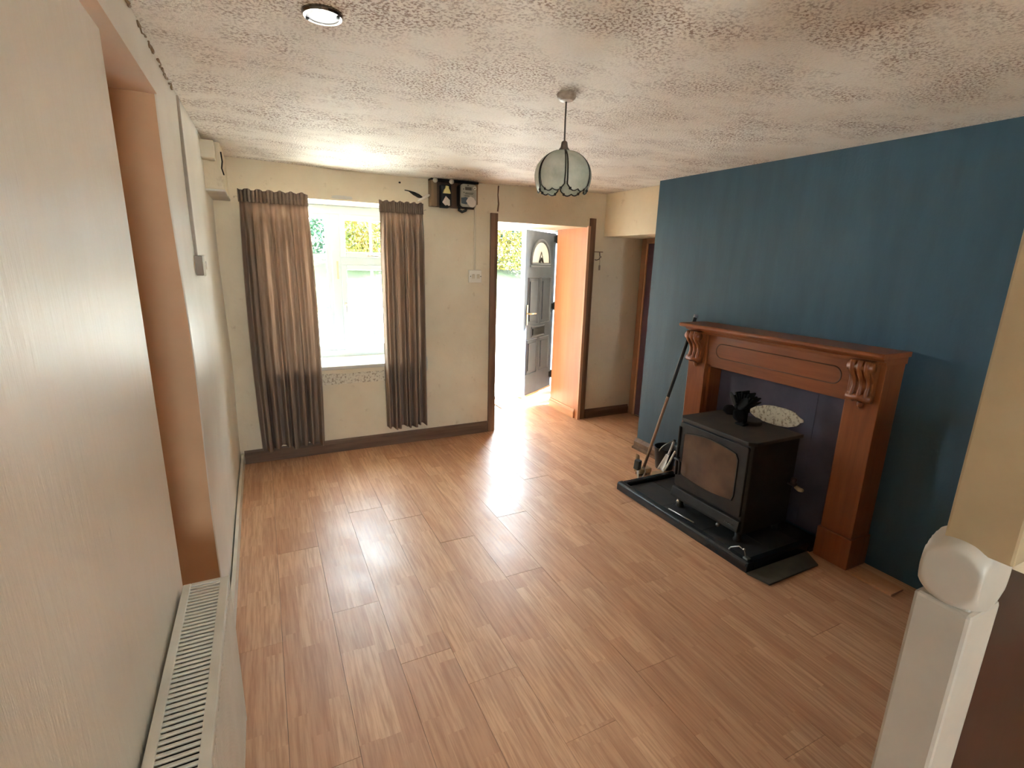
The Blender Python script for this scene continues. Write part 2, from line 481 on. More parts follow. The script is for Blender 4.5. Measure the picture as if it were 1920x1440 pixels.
# left wall, uneven
XL = -.243
def left_x(y, z):
    return XL + .005*math.sin(3.1*y+1)*math.sin(2.3*z) + .004*math.sin(5*z+y)
lw = BM()
V = grid(lw, lambda u, v: (left_x(YF+u*(YB-YF), v*ZT), YF+u*(YB-YF), v*ZT), 40, 36)
top = [V[i][36] for i in range(41)]
back = {}
def bk(v):
    if v not in back: back[v] = lw.verts.new((-.75, v.co.y, v.co.z))
    return back[v]
for i in range(40):
    for j in (0, 36): lw.faces.new((V[i][j], V[i+1][j], bk(V[i+1][j]), bk(V[i][j])))
lw.faces.ensure_lookup_table()
for j in range(36):
    f = lw.faces.new((V[0][j], V[0][j+1], bk(V[0][j+1]), bk(V[0][j]))); f.material_index = 1
    lw.faces.new((V[40][j], V[40][j+1], bk(V[40][j+1]), bk(V[40][j])))
for f in lw.faces:
    f.smooth = f.material_index == 0 and len(f.verts) == 4 and abs(f.calc_center_median().x - XL) < .1
struct('wall_left', lw, ['left', 'tan'], 'uneven white left wall with a tan painted return beside the radiator', 'wall')
rw = BM(); box(rw, -.75, -.276, -2.45, YN, -.15, ZT)
struct('wall_left_recess', rw, 'gloss', 'glossy off-white near wall behind the radiator, brushed and scratched', 'wall')
lt = BM(); prism(lt, [(-.75, 1.975), (XL, 1.975), (XL-.002, ZT), (-.75, ZT)], 'y', 1.36, YF)
bmesh.ops.recalc_face_normals(lt, faces=lt.faces)
for f in lt.faces: f.material_index = 1 if f.normal.z < -.5 else 0
struct('wall_left_lintel', lt, ['left', 'pinkish'], 'white lintel with pinkish underside over the opening in the left wall', 'wall')
rb = BM(); box(rb, -.80, -.43, YN, YF, -.15, 1.975)  # unseen back, set shallow to bounce light onto the tan return
struct('wall_left_alcove', rb, 'tan', 'tan back of the narrow opening in the left wall', 'wall')

# right wall: teal chimney breast, bulkhead, alcove
cw = BM(); box(cw, XR, 3.7, .30, 3.10, -.15, ZT)
struct('wall_right', cw, 'blue', 'teal blue painted chimney breast wall behind the fireplace', 'wall')
bh = BM(); box(bh, 2.88, 3.7, 3.10, YB, 1.748, ZT)
struct('wall_right_bulkhead', bh, 'cream', 'cream bulkhead over the alcove past the blue wall', 'wall')
aw = BM(); box(aw, 3.37, 3.7, 3.10, YB, -.15, 1.748)
struct('wall_alcove', aw, 'cream', 'cream wall behind the side door in the alcove', 'wall')
rr = BM(); box(rr, XR, 3.0, -2.45, .30, -.15, ZT)
struct('wall_right_rear', rr, 'cream', 'cream side wall beyond the white newel post', 'wall')
re = BM()
RW = (-.22, .45, .98, 1.92)      # added rear fill window opening x0, x1, z0, z1
for a in ((-.75, RW[0], -2.75, -2.45, -.15, ZT), (RW[1], 3.0, -2.75, -2.45, -.15, ZT), (RW[0], RW[1], -2.75, -2.45, RW[3], ZT), (RW[0], RW[1], -2.75, -2.45, -.15, RW[2])): box(re, *a)
struct('wall_rear', re, 'cream', 'cream rear wall with an added fill window behind the viewer', 'wall')

# skirtings and trims
def prof_skirt(bm, x0, x1, y, d, h):
    prism(bm, [(y, 0.001), (y-d, 0.001), (y-d, h*.72), (y-d*.55, h*.86), (y-d*.4, h), (y, h)], 'x', x0, x1)
s = BM(); prof_skirt(s, -.22, 1.722, YB, .022, .098)
struct('baseboard_back', s, 'brownx', 'worn brown skirting under the window and curtains', 'skirting')
s = BM(); prof_skirt(s, 2.778, 3.315, YB, .022, .09)
struct('baseboard_back_alcove', s, 'brownx', 'worn brown skirting between front doorway and side door', 'skirting')
s = BM(); ys = [YF+.01+i*(YB-.03-YF-.01)/24 for i in range(25)]
for i in range(24):
    y0, y1 = ys[i], ys[i+1]
    xa, xb = left_x(y0, .1)+.008, left_x(y1, .1)+.008
    v = [s.verts.new(p) for p in ((xa, y0, .001), (xa+.016, y0, .001), (xa+.016, y0, .085), (xa, y0, .085), (xb, y1, .001), (xb+.016, y1, .001), (xb+.016, y1, .085), (xb, y1, .085))]
    for f in ((0, 1, 5, 4), (1, 2, 6, 5), (2, 3, 7, 6), (3, 0, 4, 7)): s.faces.new([v[k] for k in f])
    if i == 0: s.faces.new(v[:4])
    if i == 23: s.faces.new(v[4:])
bmesh.ops.remove_doubles(s, verts=s.verts, dist=1e-5)
struct('baseboard_left', s, 'offwhite', 'thin off-white skirting strip along the left wall', 'skirting')
s = BM(); prism(s, [(XR, .001), (XR-.05, .001), (XR-.05, .018), (XR-.03, .024), (XR-.03, .06), (XR-.012, .085), (XR, .085)], 'y', 2.78, 3.10)
struct('baseboard_right', s, 'brownx', 'short brown skirting at the foot of the blue wall', 'skirting')
s = BM(); prism(s, [(2.555, .0035), (2.66, .0035), (2.66, .012), (2.555, .014)], 'y', 1.04, 1.22)
struct('trim_4', s, 'panely', 'short pale cover strip on the floor beside the fireplace foot', 'trim')
# brown door casings
s = BM(); prism(s, [(1.728, YB), (1.728, YB-.02), (1.762, YB-.026), (1.79, YB-.02), (1.79, YB)], 'z', .001, 1.885)
struct('trim_1', s, 'brown', 'narrow dark brown casing on the left of the front doorway', 'trim')
s = BM(); prism(s, [(2.712, YB), (2.712, YB-.018), (2.74, YB-.024), (2.772, YB-.018), (2.772, YB)], 'z', .001, 1.90)
struct('trim_2', s, 'brown', 'dark brown upright casing on the right of the front doorway', 'trim')
# orange plywood lining of the right reveal with pale edge and skirting
dl = thing('trim_3', (2.69, 4.24, 0), 'orange plywood lining on the right reveal of the front doorway', 'trim', kind='structure')
obj('lining_board', B(2.688, 2.70, YB-.01, 4.46, .001, DZ), 'panel', dl)
obj('edge_strip', B(2.684, 2.714, YB-.026, YB-.008, .001, DZ+.01), 'panelpale', dl, bev=.003)
b = BM(); prism(b, [(2.688, .001), (2.672, .001), (2.672, .065), (2.680, .078), (2.680, .092), (2.688, .096)], 'y', 3.985, 4.46)
obj('skirting', b, 'panely', dl)

# ------------------------------------------------------------------ window
win = thing('window_1', (.55, 4.35, .69), 'white framed cottage window with glazing bars and top vent', 'window', kind='structure')
Y0, Y1 = 4.32, 4.39
b = BM()
box(b, WX0, WX0+.055, Y0, Y1, WZ0, WZ1); box(b, WX1-.055, WX1, Y0, Y1, WZ0, WZ1)
box(b, WX0+.055, WX1-.055, Y0, Y1, WZ1-.065, WZ1); box(b, WX0+.055, WX1-.055, Y0, Y1, WZ0, WZ0+.06)
obj('outer_frame', b, 'white', win, bev=.004)
obj('mullion', B(.515, .585, Y0-.004, Y1, WZ0+.06, WZ1-.065), 'white', win, bev=.004)
obj('transom', B(.585, WX1-.055, Y0-.002, Y1, 1.442, 1.505), 'white', win, bev=.004)
def sash(name, x0, x1, z0, z1, bars_v, bars_h, handle, prot):
    fr = BM(); t = .042; ya, yb = Y0-prot, Y1-.015
    box(fr, x0, x0+t, ya, yb, z0, z1); box(fr, x1-t, x1, ya, yb, z0, z1); box(fr, x0+t, x1-t, ya, yb, z1-t, z1); box(fr, x0+t, x1-t, ya, yb, z0, z0+t)
    so = obj(name, fr, 'white', win, bev=.004)
    obj('pane', B(x0+t-.005, x1-t+.005, 4.352, 4.356, z0+t-.005, z1-t+.005), 'glass', so)
    for x in bars_v: obj('glazing_bar', B(x-.009, x+.009, 4.344, 4.364, z0+t, z1-t), 'white', so)
    for z in bars_h: obj('glazing_bar', B(x0+t, x1-t, 4.345, 4.363, z-.009, z+.009), 'white', so)
    if handle:
        hx, hz, horiz = handle
        h = BM(); cyl(h, (hx, ya, hz), (hx, ya-.03, hz), .012)
        if horiz: tube(h, [(hx, ya-.03, hz), (hx+.05, ya-.035, hz-.006), (hx+.09, ya-.035, hz-.008)], [.009, .008, .007])
        else: tube(h, [(hx, ya-.03, hz), (hx, ya-.035, hz-.05), (hx+.004, ya-.035, hz-.09)], [.009, .008, .007])
        obj('handle', h, 'metal', so, smooth=True)
    return so
sash('fixed_light', WX0+.05, .52, WZ0+.055, WZ1-.06, [.285], [1.463, 1.10], None, -.012)
sash('vent_sash', .583, WX1-.05, 1.503, WZ1-.062, [.833], [], (.80, 1.522, True), .012)
sash('casement_sash', .583, WX1-.05, WZ0+.058, 1.444, [.833], [1.10], (.604, 1.13, False), .012)
obj('restrictor_strip', B(.548, .562, Y0-.012, Y0-.004, 1.33, 1.47), 'brass', win)
s = BM(); prism(s, [(YB-.012, WZ0-.028), (YB-.012, WZ0), (4.32, WZ0+.006), (4.32, WZ0-.028)], 'x', WX0+.001, WX1-.001)
struct('trim_5', s, 'sill', 'white painted window sill', 'window sill', bev=.006)
# broken bare plaster below the sill
def patch_mesh(bm, cx, cz, rx, rz, y, thick, seed, axis='y', n=34):
    rnd = random.Random(seed); pts = []
    for k in range(n):
        a = 2*PI*k/n; q = 1+rnd.uniform(-.14, .14)
        ex = math.copysign(abs(math.cos(a))**.55, math.cos(a)); ez = math.copysign(abs(math.sin(a))**.7, math.sin(a))
        pts.append((cx+rx*q*ex, cz+rz*q*ez))
    return prism(bm, pts, axis, y, y-thick)
b = BM(); patch_mesh(b, .57, .588, .44, .042, YB+.001, .007, 3, n=60)
tag(obj('bare_plaster', b, 'rough'), 'rough band of broken bare plaster below the window sill', 'plaster patch')
b = BM(); patch_mesh(b, .56, 1.917, .07, .012, YB+.001, .012, 5)
tag(obj('loose_plaster', b, 'sill'), 'chipped white plaster at the head of the window', 'plaster patch')
b = BM(); patch_mesh(b, 1.165, .66, .014, .06, YB+.001, .006, 8)
tag(obj('plaster_chip', b, 'sill'), 'small white plaster scar beside the right-hand curtain', 'plaster patch')

# ------------------------------------------------------------------ curtains
def curtain(xa, xb, zt, zb, folds, seed, label, wav=0.0):
    rnd = random.Random(seed)
    ph = [rnd.uniform(0, 6.28) for _ in range(4)]
    t = thing('curtain', ((xa+xb)/2, 3.895, zb), label, 'curtain', 'curtains at the front window')
    def fn(u, v):
        z = zt-.075 - v*(zt-.075-zb)
        k = sm(0, .15, v)
        a = .010 + .026*k
        w_ = u*folds*2*PI + .5*math.sin(3*u+ph[0]) + .35*math.sin(2.4*v+ph[1])*k
        x = xa + (xb-xa)*u + .008*math.sin(w_*.5+ph[2])*k + wav*math.sin(v*3.0)*(u-.5)
        y = 3.893 + a*math.copysign(abs(math.sin(w_))**.7, math.sin(w_)) + .006*math.sin(w_*2.3+ph[3])*k
        return (x, y, z + (.012*math.sin(w_*.31+ph[1]) if v == 1 else 0))
    b = BM(); grid(b, fn, 150, 40); obj('drape', b, 'curtain', t, smooth=True, solid=.0025)
    def fh(u, v):
        z = zt + .006*math.sin(u*40+ph[0]) - v*.08 if v == 0 else zt - v*.08
        w_ = u*folds*2.6*2*PI
        return (xa-.004+(xb-xa+.008)*u, 3.893+.011*math.sin(w_)-.004, z)
    b = BM(); grid(b, fh, 150, 6); obj('heading', b, 'heading', t, smooth=True, solid=.006)
    return t
curtain(-.090, .325, 1.918, .105, 7, 11, 'wider taupe curtain hanging left of the window', .03)
curtain(.820, 1.140, 1.912, .155, 8, 4, 'narrower taupe curtain hanging right of the window')
b = BM(); tube(b, [(-.12, 3.897, 1.872), (1.17, 3.897, 1.866)], .0022, 6)
for x in (-.12, 1.17): cyl(b, (x, 3.897, 1.869), (x, 3.952, 1.869), .003, seg=6)
tag(obj('curtain_wire', b, 'box'), 'thin wire carrying both taupe curtains', 'curtain wire')

# ------------------------------------------------------------------ front door
fd = thing('door_1', (2.6, 4.96, 0), 'open grey front door with arched pane and white frame', 'door', kind='structure')
b = BM(); box(b, 2.04, 2.20, 4.92, 4.99, 0, 1.875); box(b, 2.965, 3.03, 4.92, 4.99, 0, 1.875); box(b, 2.20, 2.965, 4.92, 4.99, 1.825, 1.875); box(b, 2.20, 2.965, 4.92, 4.99, -.02, .03)
obj('door_frame', b, 'white', fd, bev=.004)
# leaf in its own frame: u from hinge to free edge, w = thickness towards the room
HX, HY = 2.945, 4.95; FX, FY = 2.37, 4.565
dvec = Vector((FX-HX, FY-HY, 0)); LW = dvec.length; dvec.normalize(); nvec = Vector((-dvec.y, dvec.x, 0))
if nvec.y > 0: nvec = -nvec      # inner face towards the room
LZ0, LZ1 = .10, 1.815
def D(u, w_, z): return Vector((HX, HY, 0)) + dvec*u + nvec*w_ + Vector((0, 0, z))
def place(bm):
    for v in bm.verts: v.co = D(*v.co)
    return bm
def fr(q): return LZ1 - q*(LZ1-LZ0)
leaf = obj('leaf', place(B(0, LW, -.022, .022, LZ0, LZ1)), 'doorgrey', fd, bev=.003)
obj('edge_strip', place(B(LW, LW+.012, -.022, .022, LZ0, LZ1)), 'white', leaf)
obj('bottom_strip', place(B(0, LW, -.024, .028, LZ0-.018, LZ0+.002)), 'panelpale', leaf)
def moulding(u0, u1, z0, z1, r=.010):
    for side in (.022, -.022):
        b = BM(); tube(b, [(u0, side, z0), (u1, side, z0), (u1, side, z1), (u0, side, z1)], r, 4, True)
        obj('panel_moulding', place(b), 'doormould', leaf)
        s_ = 1 if side > 0 else -1
        obj('raised_panel', place(B(u0+.035, u1-.035, side, side+.008*s_, z0+.035, z1-.035)), 'doorgrey', leaf, bev=.003)
for u0, u1 in ((.10, .33), (.39, .62)):
    moulding(u0, u1, fr(.555), fr(.275)); moulding(u0, u1, fr(.865), fr(.65))
# arched light
uc, au, zb, zt = .36, .185, fr(.185), fr(.065)
arch = [(uc-au, zb), (uc+au, zb)] + [(uc+au*math.cos(a), zb+.02+(zt-zb-.02)*math.sin(a)) for a in [PI*k/16 for k in range(17)]]
for w_ in (.0226, -.0226):
    b = BM(); A = [b.verts.new((u, w_, z)) for u, z in arch]; b.faces.new(A)
    r_ = bmesh.ops.extrude_face_region(b, geom=b.faces[:]); bmesh.ops.translate(b, verts=[g for g in r_['geom'] if isinstance(g, bmesh.types.BMVert)], vec=(0, .004 if w_ > 0 else -.004, 0))
    obj('arched_pane', place(b), 'whiteplastic', leaf)
    b = BM(); sc = 1.16
    tube(b, [(uc+(u-uc)*sc, w_+(.004 if w_ > 0 else -.004), zb+(z-zb)*sc-.008) for u, z in arch], .013, 6, True); obj('arch_moulding', place(b), 'doormould', leaf, smooth=True)
    b = BM(); tube(b, [(uc-.235, w_, zb-.035), (uc+.235, w_, zb-.035)], .010, 6); obj('sill_moulding', place(b), 'doormould', leaf)
    b = BM(); tube(b, [(uc-.055, w_+(.005 if w_ > 0 else -.005), zb), (uc, w_+(.005 if w_ > 0 else -.005), zb+.11), (uc+.055, w_+(.005 if w_ > 0 else -.005), zb)], .005, 5)
    tube(b, [(uc-.05, w_*1.2, zb-.01), (uc, w_*1.2, zb+.045), (uc+.05, w_*1.2, zb-.01)], .012, 5); obj('glass_leading', place(b), 'came', leaf)
b = BM(); box(b, .24, .50, .022, .034, fr(.625), fr(.585)); obj('letter_flap', place(b), 'black', leaf, bev=.004)
b = BM(); tube(b, [(.22, .024, fr(.635)), (.52, .024, fr(.635)), (.52, .024, fr(.575)), (.22, .024, fr(.575))], .008, 4, True); obj('letter_frame', place(b), 'doormould', leaf)
hz = fr(.485)
hh = BM(); box(hh, LW-.075, LW-.045, .022, .030, hz-.12, hz+.09); hobj = obj('handle_plate', place(hh), 'brass', leaf, bev=.004)
hh = BM(); tube(hh, [(LW-.06, .03, hz), (LW-.06, .065, hz), (LW-.10, .07, hz), (LW-.175, .07, hz-.004)], .009, 8); obj('lever', place(hh), 'brass', hobj, smooth=True)
for q in (.035, .46, .92):
    b = BM(); cyl(b, (-.006, .034, fr(q)-.045), (-.006, .034, fr(q)+.045), .015, seg=10); box(b, -.03, .05, .02, .03, fr(q)-.03, fr(q)+.03)
    obj('hinge', place(b), 'black', leaf)

# side door in the alcove
sd = thing('door_2', (3.34, 3.5, 0), 'closed dull purple side door with red-brown frame in the alcove', 'door', kind='structure')
obj('casing', B(3.318, 3.37, 3.868, 3.93, .001, 1.748), 'brownframe', sd, bev=.004)
obj('casing', B(3.318, 3.37, 3.10, 3.15, .001, 1.748), 'brownframe', sd, bev=.004)
obj('head_casing', B(3.318, 3.37, 3.15, 3.868, 1.70, 1.748), 'brownframe', sd, bev=.004)
b = BM(); box(b, 3.324, 3.37, 3.852, 3.868, .001, 1.70); obj('stop_bead', b, 'panelpale', sd)
dp = obj('door_leaf', B(3.335, 3.37, 3.15, 3.852, .01, 1.70), 'purple', sd)
for z0, z1 in ((.18, .72), (.86, 1.5)):
    b = BM(); tube(b, [(3.334, 3.26, z0), (3.334, 3.69, z0), (3.334, 3.69, z1), (3.334, 3.26, z1)], .009, 4, True); obj('panel_moulding', b, 'purple', dp)

# unseen rear window, added behind the viewer to let in fill light
rd = thing('fill_window', (.16, -2.6, RW[2]), 'white framed window added in the unseen rear wall for fill light', 'window', kind='structure')
b = BM(); t_ = .045
box(b, RW[0], RW[0]+t_, -2.63, -2.56, RW[2], RW[3]); box(b, RW[1]-t_, RW[1], -2.63, -2.56, RW[2], RW[3])
box(b, RW[0]+t_, RW[1]-t_, -2.63, -2.56, RW[2], RW[2]+t_); box(b, RW[0]+t_, RW[1]-t_, -2.63, -2.56, RW[3]-t_, RW[3])
obj('window_frame', b, 'white', rd, bev=.004)
obj('pane', B(RW[0]+t_, RW[1]-t_, -2.6, -2.596, RW[2]+t_, RW[3]-t_), 'glass', rd)

# ------------------------------------------------------------------ radiator
rad = thing('radiator', (-.213, .85, 0), 'white double panel radiator with slotted top grille below the glossy wall', 'radiator')
RX0, RX1, RY0, RY1, RZ0, RZ1 = -.268, -.155, .22, 1.49, .085, .60
b = BM()
ny = 76
def ribbed(x, depth):
    pts = []
    for k in range(ny):
        y0 = RY0+.004+(RY1-RY0-.008)*k/ny; y1 = RY0+.004+(RY1-RY0-.008)*(k+1)/ny
        pts += [(x, y0), (x+depth, y0+(y1-y0)*.3), (x+depth, y0+(y1-y0)*.55), (x, y0+(y1-y0)*.85)]
    return pts
pts = ribbed(RX1-.006, .005); poly = [(RX1-.014, RY0+.004)] + pts + [(RX1-.014, RY1-.004)]
prism(b, poly, 'z', RZ0+.03, RZ1-.03)
box(b, RX1-.014, RX1-.002, RY0+.004, RY1-.004, RZ1-.03, RZ1-.008); box(b, RX1-.014, RX1-.002, RY0+.004, RY1-.004, RZ0, RZ0+.03)
obj('front_panel', b, 'rad', rad)
obj('rear_panel', B(RX0+.002, RX0+.014, RY0+.004, RY1-.004, RZ0, RZ1-.008), 'rad', rad)
for y0, y1 in ((RY0, RY0+.006), (RY1-.006, RY1)): obj('end_cap', B(RX0, RX1, y0, y1, RZ0, RZ1-.002), 'rad', rad, bev=.002)
obj('convector', B(RX0+.016, RX1-.016, RY0+.012, RY1-.012, RZ0+.02, RZ1-.06), 'raddark', rad)  # dark box for the fins; shade under the slats is put into its colour
b = BM(); box(b, RX0, RX0+.020, RY0, RY1, RZ1-.010, RZ1); box(b, RX1-.022, RX1, RY0, RY1, RZ1-.010, RZ1)
box(b, RX0+.02, RX1-.022, RY0, RY0+.014, RZ1-.010, RZ1); box(b, RX0+.02, RX1-.022, RY1-.016, RY1, RZ1-.010, RZ1)
gf = obj('grille_frame', b, 'rad', rad, bev=.002)
n = 86; me = None; span = (RY1-.016)-(RY0+.014)
for k in range(n):
    y = RY0+.014+span*(k+.5)/n
    if me is None:
        sl = obj('slat', B(RX0+.019, RX1-.021, y-.0034, y+.0034, RZ1-.006, RZ1-.0015), 'rad', gf); me = sl.data; y_first = y
    else:
        sl = bpy.data.objects.new('slat', me); COL.objects.link(sl); sl.parent = gf; sl.location = (0, y-y_first, 0)
for y in (RY0+.2, RY1-.2): obj('bracket', B(-.277, RX0+.003, y-.02, y+.02, .15, .5), 'rad', rad)
b = BM(); cyl(b, (-.21, RY1-.06, 0), (-.21, RY1-.06, .09), .0075); cyl(b, (-.21, RY1-.06, .05), (-.21, RY1-.06, .10), .014); obj('tail_pipe', b, 'metal', rad, smooth=True)
b = BM(); cyl(b, (-.21, RY0+.06, 0), (-.21, RY0+.06, .09), .0075); cyl(b, (-.21, RY0+.06, .05), (-.21, RY0+.06, .10), .014); obj('tail_pipe', b, 'metal', rad, smooth=True)

# ------------------------------------------------------------------ left wall fittings
ck = thing('ceiling_crack', (XL, 2.0, CZ-.012), 'broken dark crack where the left wall meets the ceiling', 'crack')
rnd = random.Random(4); yy = 1.55
while yy < 2.45:
    L_ = rnd.uniform(.05, .16); n_ = 5; b = BM()
    tube(b, [(XL+.002+rnd.uniform(-.003, .004), yy+L_*k/n_, CZ-.010+rnd.uniform(-.008, .004)) for k in range(n_+1)], [rnd.uniform(.0015, .005) for k in range(n_+1)], 5)
    obj('crack_segment', b, 'meterside', ck); yy += L_+rnd.uniform(.01, .09)
YC = 2.56; xc = left_x(YC, 1.8)
b = BM(); prism(b, [(xc-.012, YC-.016), (xc+.011, YC-.014), (xc+.011, YC+.014), (xc-.012, YC+.016)], 'z', 1.49, CZ-.006)
tag(obj('cable_conduit', b, 'conduit'), 'grey-brown conduit running up the left wall above the switch', 'conduit')
sw = thing('light_switch', (xc, YC, 1.415), 'small grey-brown switch box at the foot of the left wall conduit', 'switch')
obj('back_box', B(xc-.012, xc+.030, YC-.042, YC+.042, 1.410, 1.492), 'conduit', sw, bev=.003)
obj('cover_plate', B(xc+.030, xc+.038, YC-.043, YC+.043, 1.408, 1.494), 'sockets', sw, bev=.003)
obj('rocker', B(xc+.038, xc+.043, YC-.012, YC+.012, 1.435, 1.47), 'sockets', sw, bev=.002)
jb = thing('junction_box', (-.2, 3.33, 1.99), 'cream square junction box high in the left back corner', 'junction box')
obj('box_body', B(-.255, -.172, 3.29, 3.36, 1.995, 2.088), 'box', jb, bev=.004)
obj('lid', B(-.250, -.170, 3.282, 3.291, 1.997, 2.086), 'box', jb, bev=.003)
bx = thing('cable_boxing', (-.2, 3.6, 1.845), 'larger plastered boxing under the corner junction box', 'boxing')
obj('boxing_body', B(-.262, -.148, 3.40, 3.949, 1.852, 2.1), 'cream', bx, bev=.006)
obj('bottom_ledge', B(-.262, -.142, 3.392, 3.949, 1.842, 1.853), 'sill', bx, bev=.003)
b = BM(); tube(b, [(-.146, 3.397, 2.05), (-.143, 3.392, 2.0), (-.149, 3.395, 1.965), (-.141, 3.392, 1.93)], .004, 6); obj('loose_cable', b, 'dark', bx)

# ------------------------------------------------------------------ meter cupboard on the back wall
mb = thing('meter_board', (1.37, YB, 1.89), 'dark wooden board carrying the meter beside the right curtain', 'meter board')
obj('backing_board', B(1.215, 1.575, YB-.022, YB-.0, 1.90, 2.098), 'meterboard', mb)
obj('side_board', B(1.205, 1.25, YB-.075, YB-.001, 1.90, 2.098), 'meterside', mb)
obj('top_board', B(1.205, 1.59, YB-.08, YB-.001, 2.085, 2.099), 'dark', mb)
obj('side_board', B(1.575, 1.592, YB-.06, YB-.001, 1.935, 2.098), 'meterside', mb)
for x in (1.235, 1.365):
    b = BM(); lathe(b, [(.0, 0), (.018, 0), (.018, -.01), (.0, -.014)], (x, YB-.08, 2.084), 12, 'y'); obj('porcelain_knob', b, 'sockets', mb, smooth=True)
mtr = thing('electricity_meter', (1.49, YB-.05, 1.885), 'grey electricity meter with rounded case and paper tag', 'meter')
def rrect(x0, x1, z0, z1, r, n=6):
    pts = []
    for cx, cz, a0 in ((x1-r, z1-r, 0), (x0+r, z1-r, PI/2), (x0+r, z0+r, PI), (x1-r, z0+r, 1.5*PI)):
        pts += [(cx+r*math.cos(a0+PI/2*k/n), cz+r*math.sin(a0+PI/2*k/n)) for k in range(n+1)]
    return pts
b = BM(); prism(b, rrect(1.428, 1.566, 1.902, 2.078, .025), 'y', YB-.022, YB-.085); obj('rear_case', b, 'black', mtr)
b = BM(); prism(b, rrect(1.432, 1.562, 1.908, 2.074, .022), 'y', YB-.085, YB-.110); fc = obj('front_cover', b, 'metergrey', mtr, bev=.004)
obj('register_window', B(1.466, 1.518, YB-.113, YB-.109, 2.030, 2.052), 'meterprint', fc)
for k, (x0, x1, z) in enumerate(((1.45, 1.462, 2.012), (1.468, 1.535, 2.010), (1.466, 1.53, 2.002), (1.46, 1.50, 1.988))):
    obj('print_line', B(x0, x1, YB-.1115, YB-.109, z-.0022, z+.0022), 'meterprint', fc)
b = BM(); lathe(b, [(.0, 0), (.013, 0), (.013, -.006), (.0, -.008)], (1.543, YB-.110, 2.047), 14, 'y'); k1 = obj('seal_screw', b, 'sockets', fc)
b = BM(); lathe(b, [(.0, 0), (.004, 0), (.0, -.004)], (1.543, YB-.118, 2.047), 10, 'y'); obj('screw_slot', b, 'dark', k1)
b = BM(); lathe(b, [(.0, 0), (.004, 0), (.0, -.004)], (1.49, YB-.110, 2.064), 10, 'y'); obj('rivet', b, 'dark', fc)
b = BM(); lathe(b, [(.0, 0), (.004, 0), (.0, -.004)], (1.453, YB-.110, 2.036), 10, 'y'); obj('rivet', b, 'dark', fc)
b = BM(); prism(b, [(1.433, 1.972), (1.452, 1.974), (1.47, 1.979), (1.492, 1.970), (1.490, 1.945), (1.478, 1.925), (1.435, 1.93)], 'y', YB-.109, YB-.113); obj('blue_label', b, 'metertagblue', fc)
b = BM(); prism(b, [(1.472, 1.948), (1.49, 1.975), (1.51, 1.985), (1.535, 1.975), (1.553, 1.95), (1.552, 1.925), (1.53, 1.905), (1.505, 1.908), (1.49, 1.925)], 'y', YB-.112, YB-.115); obj('paper_tag', b, 'metertag', fc)
b = BM(); tube(b, [(1.445, YB-.05, 1.905), (1.435, YB-.055, 1.885), (1.46, YB-.06, 1.872), (1.49, YB-.055, 1.885), (1.50, YB-.05, 1.905)], .011, 8); obj('meter_tails', b, 'poledark', mtr, smooth=True)
fu = thing('service_fuse', (1.325, YB-.05, 1.89), 'black service fuse with pale yellow cap left of the meter', 'fuse')
obj('fuse_carrier', B(1.283, 1.368, YB-.075, YB-.022, 1.905, 2.06), 'black', fu, bev=.008)
b = BM(); prism(b, [(1.294, 1.996), (1.356, 1.996), (1.348, 2.02), (1.34, 2.035), (1.342, 2.048), (1.316, 2.052), (1.312, 2.032), (1.302, 2.02)], 'y', YB-.075, YB-.095); obj('yellow_cap', b, 'yellow', fu, bev=.003)
b = BM(); prism(b, [(1.292, 1.932), (1.306, 1.955), (1.32, 1.978), (1.352, 1.95), (1.353, 1.91), (1.338, 1.908), (1.336, 1.915), (1.316, 1.908)], 'y', YB-.076, YB-.08); obj('white_tag', b, 'metertag', fu)
b = BM(); box(b, 1.285, 1.35, YB-.06, YB-.022, 1.893, 1.906); obj('cable_boss', b, 'black', fu, bev=.004)
wr = BM(); tube(wr, [(1.02, YB-.004, 2.005), (1.05, YB-.012, 2.0), (1.085, YB-.03, 1.982), (1.12, YB-.03, 1.968), (1.15, YB-.035, 1.958), (1.19, YB-.03, 1.968), (1.215, YB-.03, 1.985)], [.003, .004, .013, .014, .006, .007, .008], 8)
tag(obj('loose_cable', wr, 'dark', smooth=True), 'loose black cable end hanging from the wall left of the meter board', 'cable')
b = BM(); tube(b, [(1.115, YB-.02, 1.935), (1.15, YB-.035, 1.952), (1.185, YB-.035, 1.972), (1.205, YB-.03, 1.98)], [.006, .011, .011, .008], 8)
tag(obj('cable_clip', b, 'sockets', smooth=True), 'small white clip on the cable left of the meter board', 'cable clip')
b = BM(); patch_mesh(b, .985, 2.055, .008, .006, YB+.001, .004, 21); tag(obj('wall_hole', b, 'dark'), 'small dark hole in the wall above the right curtain', 'hole')

tr = thing('cable_trunking', (1.590, YB, 1.42), 'slim cream trunking from ceiling down to the white switch', 'trunking')
obj('trunking_body', B(1.583, 1.599, YB-.013, YB, 1.43, 2.1), 'box', tr, bev=.002)
ds = thing('double_switch', (1.59, YB, 1.32), 'white double switch on the back wall left of the doorway', 'switch')
obj('back_plate', B(1.535, 1.645, YB-.032, YB, 1.325, 1.428), 'sockets', ds, bev=.006)
for x in (1.568, 1.612): obj('rocker', B(x-.012, x+.012, YB-.040, YB-.031, 1.358, 1.392), 'box', ds, bev=.003)
for x in (1.545, 1.635):
    b = BM(); cyl(b, (x, YB-.031, 1.376), (x, YB-.035, 1.376), .004, seg=8); obj('screw', b, 'meterprint', ds)
b = BM(); tube(b, [(1.797, YB-.003, 2.10), (1.792, YB-.004, 2.03), (1.80, YB-.003, 1.96), (1.793, YB-.004, 1.90)], [.006, .004, .006, .007], 6)
tag(obj('wall_cable', b, 'brown'), 'short brown cable between ceiling and left door casing', 'cable')
